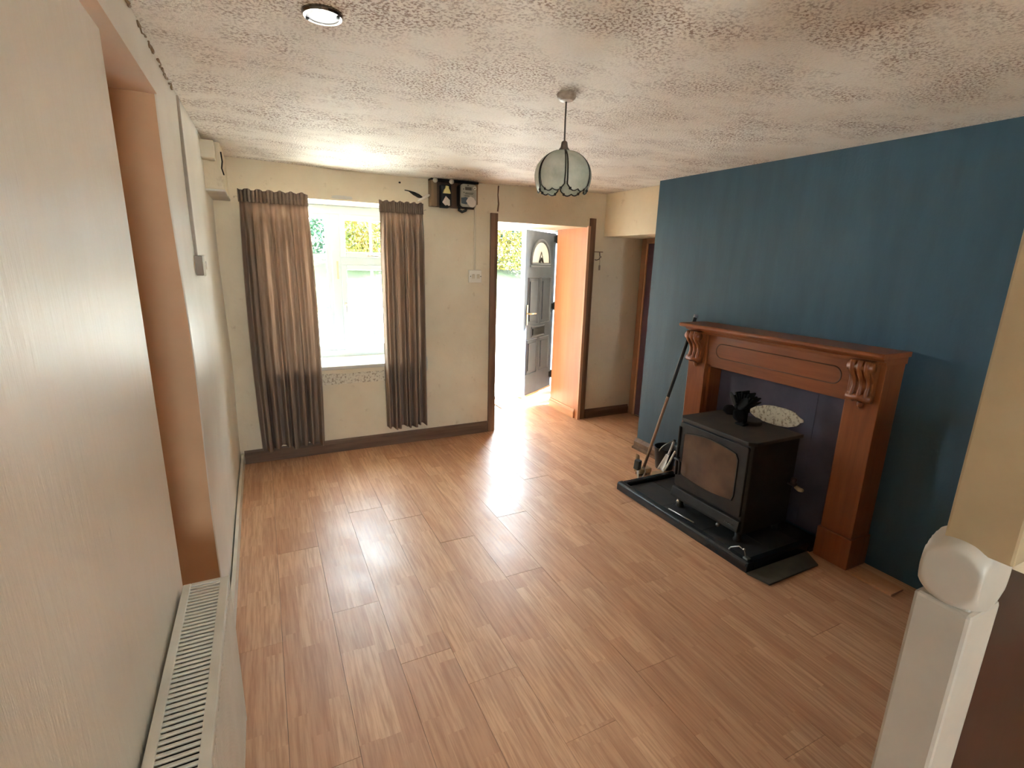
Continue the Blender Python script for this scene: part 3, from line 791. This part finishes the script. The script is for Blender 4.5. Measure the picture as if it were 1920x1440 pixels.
ks = thing('key_hook', (2.82, YB-.02, 1.43), 'small wire key hook with keys right of the doorway', 'key hook')
obj('hook_shelf', B(2.775, 2.865, YB-.022, YB, 1.606, 1.613), 'brown', ks)
b = BM(); tube(b, [(2.835, YB-.012, 1.606), (2.838, YB-.016, 1.56), (2.83, YB-.018, 1.545), (2.80, YB-.016, 1.535), (2.785, YB-.008, 1.54)], .0035, 6); obj('hook_wire', b, 'came', ks)
b = BM(); tube(b, [(2.837, YB-.018, 1.546), (2.838, YB-.018, 1.49)], .0022, 6); box(b, 2.830, 2.846, YB-.021, YB-.016, 1.445, 1.49); lathe(b, [(.0, 0), (.011, 0), (.011, -.004), (.0, -.004)], (2.842, YB-.016, 1.565), 10, 'y'); obj('keys', b, 'conduit', ks)

# ------------------------------------------------------------------ ceiling lights
cz = ceil_z(.2, 1.568)
dn = thing('downlight', (.2, 1.568, cz), 'round recessed ceiling spotlight with chrome rim and white lens', 'ceiling light')
b = BM(); lathe(b, [(.040, .004), (.052, .004), (.052, -.004), (.048, -.009), (.041, -.009), (.040, -.003)], (.2, 1.568, cz-.001), 40); obj('bezel', b, 'chrome', dn, smooth=False)
b = BM(); lathe(b, [(.0005, -.004), (.041, -.004), (.041, -.006), (.03, -.0085), (.0005, -.010)], (.2, 1.568, cz-.001), 40); obj('lens', b, 'lenslit', dn, smooth=True)
for a in (2.6, -.55):
    b = BM(); x, y = .2+.042*math.cos(a), 1.568+.042*math.sin(a); box(b, x-.004, x+.004, y-.004, y+.004, cz-.013, cz-.009); obj('clip', b, 'black', dn)

pc = Vector((1.078, 1.770, 0)); cz = ceil_z(pc.x, pc.y)
pd = thing('pendant_lamp', (pc.x, pc.y, 1.766), 'pendant lamp with grey marbled glass petal shade and dark edging', 'pendant lamp')
b = BM(); lathe(b, [(.018, .004), (.036, .004), (.036, -.008), (.033, -.016), (.024, -.024), (.010, -.027), (.0015, -.027)], (pc.x, pc.y, cz), 24); obj('ceiling_rose', b, 'rose', pd, smooth=False)
b = BM(); tube(b, [(pc.x, pc.y, cz-.02), (pc.x-.001, pc.y, 2.02), (pc.x, pc.y, 1.945)], .0032, 8); obj('cord', b, 'cord', pd)
b = BM(); lathe(b, [(.006, .034), (.011, .030), (.014, .012), (.020, .004), (.022, -.006), (.008, -.010)], (pc.x, pc.y, 1.918), 20); obj('lamp_holder', b, 'cord', pd, smooth=True)
b = BM(); lathe(b, [(.006, 0), (.013, -.01), (.013, -.03), (.028, -.062), (.03, -.078), (.02, -.098), (.002, -.106)], (pc.x, pc.y, 1.908), 20); obj('bulb', b, 'lens', pd, smooth=True)
RS, ZC = .106, 1.826
def petal_pt(th, ph, k=0.0):
    # ph: polar angle from the crown
    r = RS*math.sin(ph) * (1.0 if ph < 1.5 else 1.0) + .002
    z = ZC + .092*math.cos(ph) if ph < PI/2 else ZC + .115*math.cos(ph)
    return Vector((pc.x + (r+k)*math.cos(th), pc.y + (r+k)*math.sin(th), z))
for p in range(6):
    th0 = 2*PI*p/6 + .62
    half = PI/6*.93
    def edge(u):      # scalloped lower limit
        return 1.98 + .13*abs(math.sin(PI*(u))) * (1 if True else 0) + .10*abs(math.sin(2*PI*u)) - .05
    def fn(u, v):
        ph = .16 + v*(edge(u)-.16)
        hw = half*(1 - .03*(1-v)) - .02*sm(.75, 1, v)
        return petal_pt(th0 + (2*u-1)*hw, ph, -.004*math.cos((2*u-1)*PI/2)*0)
    b = BM(); grid(b, fn, 16, 20); pe = obj('petal', b, 'petal', pd, smooth=True, solid=.003)
    b = BM()
    loop = [fn(0, v/14) for v in range(15)] + [fn(u/16, 1) for u in range(1, 17)] + [fn(1, 1-v/14) for v in range(1, 15)]
    tube(b, loop, .0027, 5); 
    obj('lead_edge', b, 'came', pe)
    b = BM()
    tube(b, [fn(u/12, .60+.03*math.sin(PI*u/12)) for u in range(13)], .0011, 4)
    tube(b, [fn(.5-.42*(1-k/8)**1.6, .45+.15*k/8) for k in range(9)], .0010, 4); tube(b, [fn(.5+.42*(1-k/8)**1.6, .45+.15*k/8) for k in range(9)], .0010, 4)
    tube(b, [fn(.5, .60+.22*k/4) for k in range(5)], .0010, 4)
    obj('leading', b, 'came', pe)
    b = BM()
    for u in (.14, .86): lathe(b, [(.0005, -.006), (.005, -.003), (.005, .003), (.0005, .006)], fn(u, 1), 8)
    obj('bead', b, 'came', pe)

# ------------------------------------------------------------------ fireplace
fs = thing('fire_surround', (2.66, 1.87, 0), 'orange oak fire surround with carved corbels and mantel shelf', 'fireplace')
SX = 2.58
SB = XR-.003                      # back of the surround
for k, (y0, y1) in enumerate(((2.33, 2.475), (1.268, 1.425))):
    lg = obj('leg', B(SX, SB, y0, y1, .17, 1.075), 'oak_z', fs, bev=.003)
    obj('plinth', B(SX-.012, SB, y0-.010, y1+.010, .001, .17), 'oak_z', fs, bev=.004)
    # corbel: S-shaped bracket
    yc = (y0+y1)/2; w2 = .052
    pr = [(SX+.002, 1.088), (SX-.068, 1.088), (SX-.074, 1.068), (SX-.070, 1.045), (SX-.056, 1.022), (SX-.040, 1.002), (SX-.030, .980), (SX-.028, .955), (SX-.034, .935), (SX-.036, .915), (SX-.028, .895), (SX-.014, .885), (SX+.002, .882)]
    b = BM(); prism(b, pr, 'y', yc-w2, yc+w2); co = obj('corbel', b, 'oak_z', fs, bev=.004)
    for s_ in (-.033, 0, .033):
        b = BM(); tube(b, [(x-.002, yc+s_, z) for x, z in pr[1:12]], [.012, .012, .012, .011, .010, .009, .009, .010, .012, .012, .009], 8); obj('corbel_rib', b, 'oak_z', co, smooth=True)
    b = BM(); tube(b, [(SX-.03, yc-w2-.004, .905), (SX-.03, yc+w2+.004, .905)], .020, 12); obj('corbel_scroll', b, 'oak_z', co, smooth=True)
    b = BM(); tube(b, [(SX-.056, yc-w2-.004, 1.058), (SX-.056, yc+w2+.004, 1.058)], .024, 12); obj('corbel_scroll', b, 'oak_z', co, smooth=True)
    b = BM(); lathe(b, [(.001, -.022), (.012, -.01), (.015, .004), (.010, .016)], (SX-.008, yc, .868), 10); obj('corbel_drop', b, 'oak_z', co, smooth=True)
fz = obj('frieze', B(SX+.012, SX+.034, 1.425, 2.33, .878, 1.075), 'oak_y', fs)
gv = rrect(1.47, 2.262, .935, 1.025, .043, 8)
b = BM(); tube(b, [(SX+.012, y, z) for y, z in gv], .0032, 5, True); obj('frieze_groove', b, 'oakdark', fz)
for y0, y1 in ((1.425, 1.445), (2.31, 2.33)): obj('inner_return', B(SX+.034, SB, y0, y1, .001, .878), 'oak_z', fs)
obj('head_return', B(SX+.034, SB, 1.425, 2.33, .862, .878), 'oak_y', fs)
b = BM(); prism(b, [(SB, 1.075), (SX-.018, 1.075), (SX-.022, 1.090), (SX-.040, 1.094), (SX-.050, 1.108), (SX-.062, 1.110), (SB, 1.110)], 'y', 1.262, 2.488); obj('shelf_moulding', b, 'oak_y', fs)
b = BM(); prism(b, [(SB, 1.110), (SX-.078, 1.110), (SX-.086, 1.119), (SX-.084, 1.128), (SX-.076, 1.135), (SB, 1.135)], 'y', 1.250, 2.512); obj('mantel_shelf', b, 'oak_y', fs, bev=.003)

fp = thing('fire_back_panel', (2.71, 1.88, 0), 'dusty purple panel behind the stove inside the surround', 'panel')
obj('panel_board', B(2.714, SB-.001, 1.447, 2.308, .034, .860), 'fireback', fp)
rnd = random.Random(2); pts = []
for k in range(30):
    a = 2*PI*k/30; q = 1+rnd.uniform(-.05, .05)
    pts.append((1.870-.168*q*math.cos(a), .640+.058*q*math.sin(a)+.012*math.cos(a)))
b = BM(); prism(b, pts, 'x', 2.715, 2.706); obj('plaster_patch', b, 'rough', fp)
obj('seam', B(2.712, 2.7145, 1.638, 1.642, .034, .860), 'fireback', fp)

# hearth
hearth = thing('hearth', (2.32, 1.98, 0), 'black hearth with raised gloss rim and dark slate tiles', 'hearth')
HX0, HX1, HY0, HY1 = 2.073, 2.565, 1.455, 2.505
obj('hearth_bed', B(HX0+.03, HX1, HY0+.03, HY1-.03, .0, .022), 'black', hearth)
obj('hearth_bed', B(HX1, 2.71, 1.447, 2.308, .001, .022), 'black', hearth)
def rim(p0, p1, nm):
    b = BM(); (xa, ya), (xb, yb) = p0, p1
    if abs(xa-xb) < 1e-6:   # along y
        x0, x1 = sorted((xa, xa+.05)); prism(b, [(x0, .001), (x1, .001), (x1, .046), (x1-.008, .056), (x0+.012, .056), (x0+.003, .048), (x0, .035)], 'y', ya, yb)
    else:
        y0, y1 = ya, ya+.045; prism(b, [(y0, .001), (y1, .001), (y1, .048), (y1-.008, .055), (y0+.008, .055), (y0, .048)], 'x', xa, xb)
    return obj(nm, b, 'hearthrim', hearth, bev=.003)
rim((HX0, HY0), (HX0, HY1), 'front_rim'); rim((HX0+.05, HY0), (HX1, HY0), 'side_rim'); rim((HX0+.05, HY1-.045), (HX1, HY1-.045), 'side_rim')
for i in range(3):
    for j in range(2):
        y0 = HY0+.047+i*.3185; x0 = HX0+.052+j*.219
        obj('slate_tile', B(x0+.002, x0+.217, y0+.002, y0+.3165, .022, .031), 'slate', hearth, bev=.002)
b = BM(); prism(b, [(2.095, 1.338), (2.48, 1.345), (2.545, 1.452), (2.07, 1.452)], 'z', .001, .010)
tag(obj('slate_slab', b, 'slate2', bev=.002), 'thin dusty slate slab on the floor at the near end of the hearth', 'slab')

# stove
st = thing('wood_stove', (2.41, 1.88, .031), 'black cast iron wood burning stove with sooty glass door', 'stove')
TX0, TX1, TY0, TY1 = 2.222, 2.600, 1.628, 2.135
def chamf(x0, x1, y0, y1, c): return [(x0+c, y0), (x1, y0), (x1, y1), (x0+c, y1), (x0, y1-c), (x0, y0+c)]
b = BM(); prism(b, chamf(TX0, TX1, TY0, TY1, .012), 'z', .085, .598); obj('body', b, 'iron', st, bev=.004)
b = BM(); prism(b, chamf(TX0-.016, TX1+.01, TY0-.012, TY1+.012, .03), 'z', .598, .618); obj('top_plate', b, 'irontop', st, bev=.004)
b = BM(); prism(b, rrect(TY0+.012, TY1-.012, .185, .588, .012), 'x', TX0+.004, TX0-.016); dr = obj('door', b, 'iron', st, bev=.003)
gy0, gy1, gz0, gz1 = 1.690, 2.085, .245, .552
arc = [(gy0+.012, gz0+.02)] + [(gy0+.02+(gy1-gy0-.04)*k/10, gz0+.016*(1-math.sin(PI*k/10))) for k in range(11)] + [(gy1-.003, gz0+.03), (gy1-.003, gz1-.03)] + [(gy1-.02-(gy1-gy0-.04)*k/10, gz1-.022*(1-math.sin(PI*k/10))) for k in range(11)] + [(gy0+.003, gz1-.05), (gy0+.003, gz0+.05)]
b = BM(); prism(b, arc, 'x', TX0-.0155, TX0-.019); obj('glass', b, 'stoveglass', dr)
b = BM(); tube(b, [(TX0-.017, y, z) for y, z in arc], .0045, 5, True); obj('glass_rim', b, 'iron', dr)
b = BM(); cyl(b, (TX0-.016, 2.106, .36), (TX0-.046, 2.106, .36), .008, seg=10); tube(b, [(TX0-.046, 2.112, .36), (TX0-.048, 2.075, .362), (TX0-.048, 2.064, .35), (TX0-.048, 2.062, .275)], .007, 8); obj('handle', b, 'black', dr, smooth=True)
b = BM(); cyl(b, (TX0-.020, 2.118, .25), (TX0-.020, 2.118, .56), .008, seg=10); obj('hinge_rod', b, 'black', dr)
b = BM(); prism(b, [(TX0, .170), (TX0-.020, .165), (TX0-.030, .118), (TX0-.030, .104), (TX0, .104)], 'y', TY0+.004, TY1-.004); ap = obj('ash_lip', b, 'iron', st, bev=.003)
b = BM()
for k, y in enumerate((1.665, 1.676, 1.688, 1.700, 1.712)): box(b, TX0-.030, TX0-.0265, y-.004, y+.004, .132, .137)
obj('name_badge', b, 'metal', ap)
for y in (2.06, 1.755):
    b = BM(); lathe(b, [(.004, 0), (.004, -.02), (.011, -.024), (.013, -.032), (.009, -.040), (.001, -.041)], (TX0+.002, y, .092), 14, 'x'); obj('air_knob', b, 'metal', st, smooth=True)
for x in (TX0+.03, TX1-.03):
    for y in (TY0+.035, TY1-.035):
        b = BM(); lathe(b, [(.024, .0), (.026, .006), (.018, .02), (.020, .056)], (x, y, .031), 14); obj('leg', b, 'iron', st, smooth=True)
b = BM(); lathe(b, [(.068, 0), (.068, .018), (.062, .024)], (2.50, 1.88, .618), 24); obj('blanking_collar', b, 'irontop', st)
b = BM(); cyl(b, (2.56, TY0, .34), (2.56, TY0-.05, .34), .012, seg=10); cyl(b, (2.56, TY0-.03, .345), (2.56, TY0-.03, .375), .016, seg=10); obj('side_valve', b, 'maroon', st, smooth=True)
b = BM(); tube(b, [(2.56, TY0-.045, .33), (2.555, TY0-.072, .325), (2.55, TY0-.092, .33)], [.011, .013, .010], 8); obj('valve_cap', b, 'cardboard', st, smooth=True)

# stove fan
FY_ = 1.872
sf = thing('stove_fan', (2.43, FY_, .618), 'black heat powered fan standing on the stove top', 'fan')
b = BM(); box(b, 2.40, 2.46, FY_-.030, FY_+.030, .618, .630); box(b, 2.415, 2.445, FY_-.018, FY_+.018, .630, .692); obj('base', b, 'fan', sf, bev=.003)
hd = obj('fin_root', B(2.405, 2.455, FY_-.020, FY_+.020, .692, .716), 'fan', sf, bev=.003)
for k in range(9):
    a_ = (k-4)*.20 - .12; ca, sa = math.cos(a_), math.sin(a_); L_ = .098 + (.012 if k % 2 else 0); b = BM()
    prism(b, [(FY_-.004*ca, .708-.004*sa*-1), (FY_-.004*ca+L_*sa, .708+L_*ca), (FY_+.006*ca+L_*sa, .708+L_*ca-.006*sa), (FY_+.004*ca, .708-.004*sa)], 'x', 2.40, 2.46)
    obj('cooling_fin', b, 'fan', hd)
hy_, hz_ = FY_+.012, .728
b = BM(); cyl(b, (2.41, hy_, hz_), (2.372, hy_, hz_), .015, seg=14); hb = obj('motor', b, 'fan', sf, smooth=True)
for k in range(4):
    a = .95 + 2*PI*k/4; b = BM()
    def fb(u, v):
        r = .012 + u*.078; wd = (.012+.024*math.sin(PI*min(1, u*.85+.1)))*(2*v-1)
        ca, sa = math.cos(a), math.sin(a)
        return (2.374 - wd*.55, hy_ + r*ca - wd*.85*sa, hz_ + r*sa + wd*.85*ca)
    grid(b, fb, 8, 4); obj('blade', b, 'fan', hb, smooth=True, solid=.002)

# ------------------------------------------------------------------ hearth clutter
# long pole brush leaning on the wall
pole = thing('long_brush', (2.405, 2.62, 0), 'long pole brush leaning on the blue wall beside the mantel', 'brush')
p0, p1 = Vector((2.405, 2.625, .05)), Vector((2.718, 2.585, 1.165))
b = BM(); tube(b, [p0, p0.lerp(p1, .5)], .011, 10); obj('lower_pole', b, 'pole', pole, smooth=True)
b = BM(); tube(b, [p0.lerp(p1, .48), p1], .012, 10); obj('upper_pole', b, 'poledark', pole, smooth=True)
b = BM(); tube(b, [p1-(p1-p0)*.012, p1+(p1-p0)*.006], .015, 10); obj('end_cap', b, 'doormould', pole, smooth=True)
b = BM(); box(b, 2.35, 2.46, 2.595, 2.655, .02, .055); obj('brush_block', b, 'cardboard', pole, bev=.006)
b = BM()
for i in range(14):
    for j in range(5):
        x, y = 2.355+.1*i/13, 2.602+.045*j/4; cyl(b, (x, y, .024), (x+random.uniform(-.008, .008), y+random.uniform(-.008, .008), .001), .0022, .0012, 4)
tag(obj('bristles', b, 'poledark', pole), kind='stuff')
b = BM(); tube(b, [(2.40, 2.615, .055), (2.385, 2.60, .075), (2.39, 2.585, .045), (2.36, 2.575, .012), (2.34, 2.56, .010)], .005, 6); obj('wire_brace', b, 'metal', pole, smooth=True)
# small hand brush with dark block
hbm = thing('metal_bracket', (2.33, 2.60, .0), 'small dark metal bracket leaning at the foot of the long brush', 'bracket')
b = BM(); prism(b, [(2.316, .06), (2.346, .066), (2.352, .135), (2.324, .128)], 'y', 2.585, 2.635); obj('plate', b, 'poledark', hbm, bev=.004)
b = BM(); tube(b, [(2.335, 2.60, .062), (2.318, 2.575, .03), (2.300, 2.550, .004)], .004, 6); tube(b, [(2.342, 2.62, .064), (2.33, 2.60, .03), (2.318, 2.575, .004)], .004, 6); obj('prongs', b, 'metal', hbm, smooth=True)
b = BM(); prism(b, [(2.345, .03), (2.385, .035), (2.372, .15), (2.352, .165)], 'y', 2.64, 2.655); tag(obj('wood_offcut', b, 'cardboard'), 'pale wood offcut standing behind the long brush head', 'offcut')
b = BM(); prism(b, [(2.40, 2.53), (2.53, 2.52), (2.555, 2.585), (2.47, 2.60)], 'z', .001, .025); tag(obj('wooden_board', b, 'cardboard'), 'small pale board lying against the left hearth rim', 'board')
# coal bucket
bk_ = thing('coal_bucket', (2.63, 2.66, 0), 'black metal coal bucket with wire handle beside the surround', 'bucket')
c = (2.645, 2.665, 0)
b = BM(); prof = [(.060, .001), (.064, .001), (.085, .165), (.089, .170), (.084, .172), (.080, .165), (.059, .006), (.002, .006)]
lathe(b, prof, c, 28); obj('pail', b, 'bucket', bk_, smooth=True)
b = BM(); tube(b, [(c[0]+.088*math.cos(a)*.98, c[1]-.03*math.sin(a)-.02, .155+.07*math.sin(a)) for a in [PI*k/14 for k in range(15)]], .0035, 6); obj('wire_handle', b, 'metal', bk_, smooth=True)
hs = thing('hand_shovel', (2.58, 2.57, .03), 'white enamel hand shovel propped on the black coal bucket', 'shovel')
b = BM()
def fsv(u, v):
    # blade from low front to the neck, leaning back against the pail
    q = u; wd = (.034*(1-.55*q))*(2*v-1)
    base = Vector((2.530, 2.572, .035)).lerp(Vector((2.592, 2.576, .150)), q)
    return base + Vector((.012*(2*v-1)**2*-1, wd, .0))
grid(b, fsv, 8, 6); obj('scoop', b, 'whiteplastic', hs, smooth=True, solid=.004)
b = BM(); tube(b, [(2.588, 2.576, .142), (2.60, 2.576, .175), (2.622, 2.576, .225), (2.630, 2.576, .245)], [.010, .008, .009, .010], 10); obj('grip', b, 'whiteplastic', hs, smooth=True)
b = BM(); tube(b, [(2.630, 2.576, .243), (2.636, 2.576, .258)], .010, 10); obj('grip_end', b, 'poledark', hs, smooth=True)
tg = thing('fire_tongs', (2.60, 2.50, .03), 'pale metal fire tongs standing between hearth rim and stove', 'tongs')
b = BM(); tube(b, [(2.515, 2.535, .056), (2.555, 2.53, .10), (2.585, 2.528, .16), (2.605, 2.53, .185), (2.615, 2.535, .17)], [.007, .008, .008, .008, .007], 8); obj('arm', b, 'sockets', tg, smooth=True)
b = BM(); tube(b, [(2.505, 2.515, .057), (2.53, 2.515, .085), (2.545, 2.515, .12)], .005, 8); obj('arm', b, 'metal', tg, smooth=True)
pk = BM(); tube(pk, [(2.150, 2.09, .037), (2.158, 1.98, .037), (2.165, 1.90, .037)], .0045, 8)
tag(obj('poker', pk, 'metal', smooth=True), 'thin steel poker lying on the slate in front of the stove', 'poker')
for i, (x, y, z, lb) in enumerate(((2.105, 1.488, .056, 'small grey metal catch on the near corner of the hearth rim'),)):
    o = thing('metal_catch', (x, y, z), lb, 'catch')
    b = BM(); box(b, x-.012, x+.014, y-.014, y+.014, z, z+.010); obj('base', b, 'metal', o, bev=.003)
    b = BM(); tube(b, [(x, y+.005, z+.008), (x+.004, y+.02, z+.035), (x, y+.05, z+.045), (x-.01, y+.09, z+.02), (x-.012, y+.10, z+.0035)], .0035, 6); obj('wire_loop', b, 'metal', o, smooth=True)
    b = BM(); lathe(b, [(.001, -.007), (.007, -.003), (.007, .003), (.001, .007)], (x+.004, y+.022, z+.04), 10); obj('knob', b, 'metal', o, smooth=True)

# ------------------------------------------------------------------ newel post and stair partition
nw = thing('newel_post', (.958, .305, 0), 'white painted newel post with rounded ball cap by the stairs', 'newel post')
obj('shaft', B(.911, 1.006, .267, .343, 0, 1.0), 'newel', nw, bev=.006)
b = BM(); cx, cy, cz2 = .9585, .305, 1.050
hx, hy = .0485, .039
def ballpt(u, v):
    a, p = 2*PI*u, PI*(v-.5); d = Vector((math.cos(a)*math.cos(p), math.sin(a)*math.cos(p), math.sin(p)))
    q = d*.066
    x = max(-hx, min(hx, q.x)); y = max(-hy, min(hy, q.y*.92)); z = max(-.056, min(.056, q.z))
    return (cx+x, cy+y, cz2+z)
grid(b, ballpt, 64, 36); bmesh.ops.remove_doubles(b, verts=b.verts, dist=1e-5)
o = obj('ball_cap', b, 'newel', nw, smooth=True, bev=0)
obj('neck', B(.921, .996, .275, .335, .995, 1.012), 'newel', nw, bev=.004)
obj('upper_shaft', B(.925, 1.003, .244, .328, 1.094, CZ-.012), 'postcream', nw, bev=.004)
sp = thing('stair_panel', (1.9, .30, 0), 'dark maroon stair side panel right of the newel post', 'panel')
obj('panel_board', B(1.006, XR, .292, .312, .001, 1.035), 'maroon', sp)
obj('capping', B(1.006, XR, .280, .324, 1.035, 1.055), 'maroon', sp, bev=.004)
ub = BM(); box(ub, 1.010, 1.25, .250, .322, 1.056, CZ-.012)
struct('wall_stair', ub, 'cream', 'narrow cream strip of wall above the stair panel', 'wall')

# ------------------------------------------------------------------ outdoors
gb = BM(); box(gb, -30, 40, 4.55, 16.5, -.30, -.16); box(gb, 1.95, 3.2, 5.02, 5.85, -.16, -.02)
struct('paving', gb, 'paving', 'pale concrete yard outside the front door', 'paving')
gr = BM(); box(gr, -30, 40, -30, -2.75, -.30, -.16)
struct('paving_rear', gr, 'paving', 'pale paving outside the added rear window', 'paving')
gw = thing('garden_wall', (1.2, 9.7, -.16), 'low white rendered wall with square pillar across the yard', 'garden wall')
obj('wall_run', B(-4, 2.40, 9.6, 9.82, -.16, .40), 'render', gw); obj('coping', B(-4, 2.40, 9.56, 9.86, .40, .46), 'render', gw, bev=.01)
obj('pillar', B(2.05, 2.62, 9.48, 9.94, -.16, .84), 'render', gw); obj('pillar_cap', B(2.0, 2.67, 9.43, 9.99, .84, .92), 'render', gw, bev=.01)
vb = BM()
grid(vb, lambda u, v: (-16+u*40, 16.3+v*5.5, -.17+1.75*sm(0, 1, v*1.2)+.10*math.sin(u*57+v*9)*sm(0, .3, v)), 80, 14)
r_ = bmesh.ops.extrude_face_region(vb, geom=vb.faces[:]); bmesh.ops.translate(vb, verts=[g for g in r_['geom'] if isinstance(g, bmesh.types.BMVert)], vec=(0, 0, -.4))
tag(obj('grass_bank', vb, 'grass', smooth=True), 'yellow-green grass bank rising beyond the yard', 'grass', kind='stuff')
def foliage(name, x0, x1, y0, y1, z0, z1, n, size, m, seed, label, cat, parent=None):
    rnd = random.Random(seed); vs, fs_ = [], []
    for i in range(n):
        p = Vector((rnd.uniform(x0, x1), 0, rnd.random()))
        edge_ = .5+.35*math.sin(p.x*1.3+seed)+.15*math.sin(p.x*4.1)
        zt_ = z1-(z1-z0)*.18*edge_
        p.z = z0+(zt_-z0)*p.z
        bulge = .5+.5*math.sin(p.x*2.2+p.z*1.9)*math.sin(p.z*2.6+p.x*.8)
        p.y = y0 + (1-bulge)*.45 + (y1-y0)*rnd.random()**2.2
        a = Vector((rnd.gauss(0, 1), rnd.gauss(0, 1), rnd.gauss(0, 1))).normalized(); c_ = a.cross(Vector((rnd.gauss(0, 1), rnd.gauss(0, 1), rnd.gauss(0, 1)))).normalized()
        s_ = size*rnd.uniform(.6, 1.4); k = len(vs)
        vs += [p-a*s_, p+c_*s_*.55, p+a*s_, p-c_*s_*.55]; fs_.append((k, k+1, k+2, k+3))
    me = bpy.data.meshes.new(name); me.from_pydata([tuple(v) for v in vs], [], fs_); me.materials.append(MT[m])
    o = bpy.data.objects.new(name, me); COL.objects.link(o)
    return tag(o, label, cat, None, 'stuff')
foliage('hedge', -9, 20, 20.3, 22.0, 1.5, 6.2, 46000, .085, 'leaf', 3, 'tall dense green hedge behind the grass bank', 'hedge')
foliage('yellow_shrub', 8.2, 10.8, 18.6, 19.8, 1.2, 4.4, 5000, .075, 'leafy', 5, 'yellow and orange tinted shrub seen through the front doorway', 'shrub')
foliage('yellow_shrub', 2.6, 4.4, 18.6, 19.7, 1.2, 3.2, 3000, .075, 'leafy', 9, 'yellow-green shrub seen through the window vent', 'shrub')
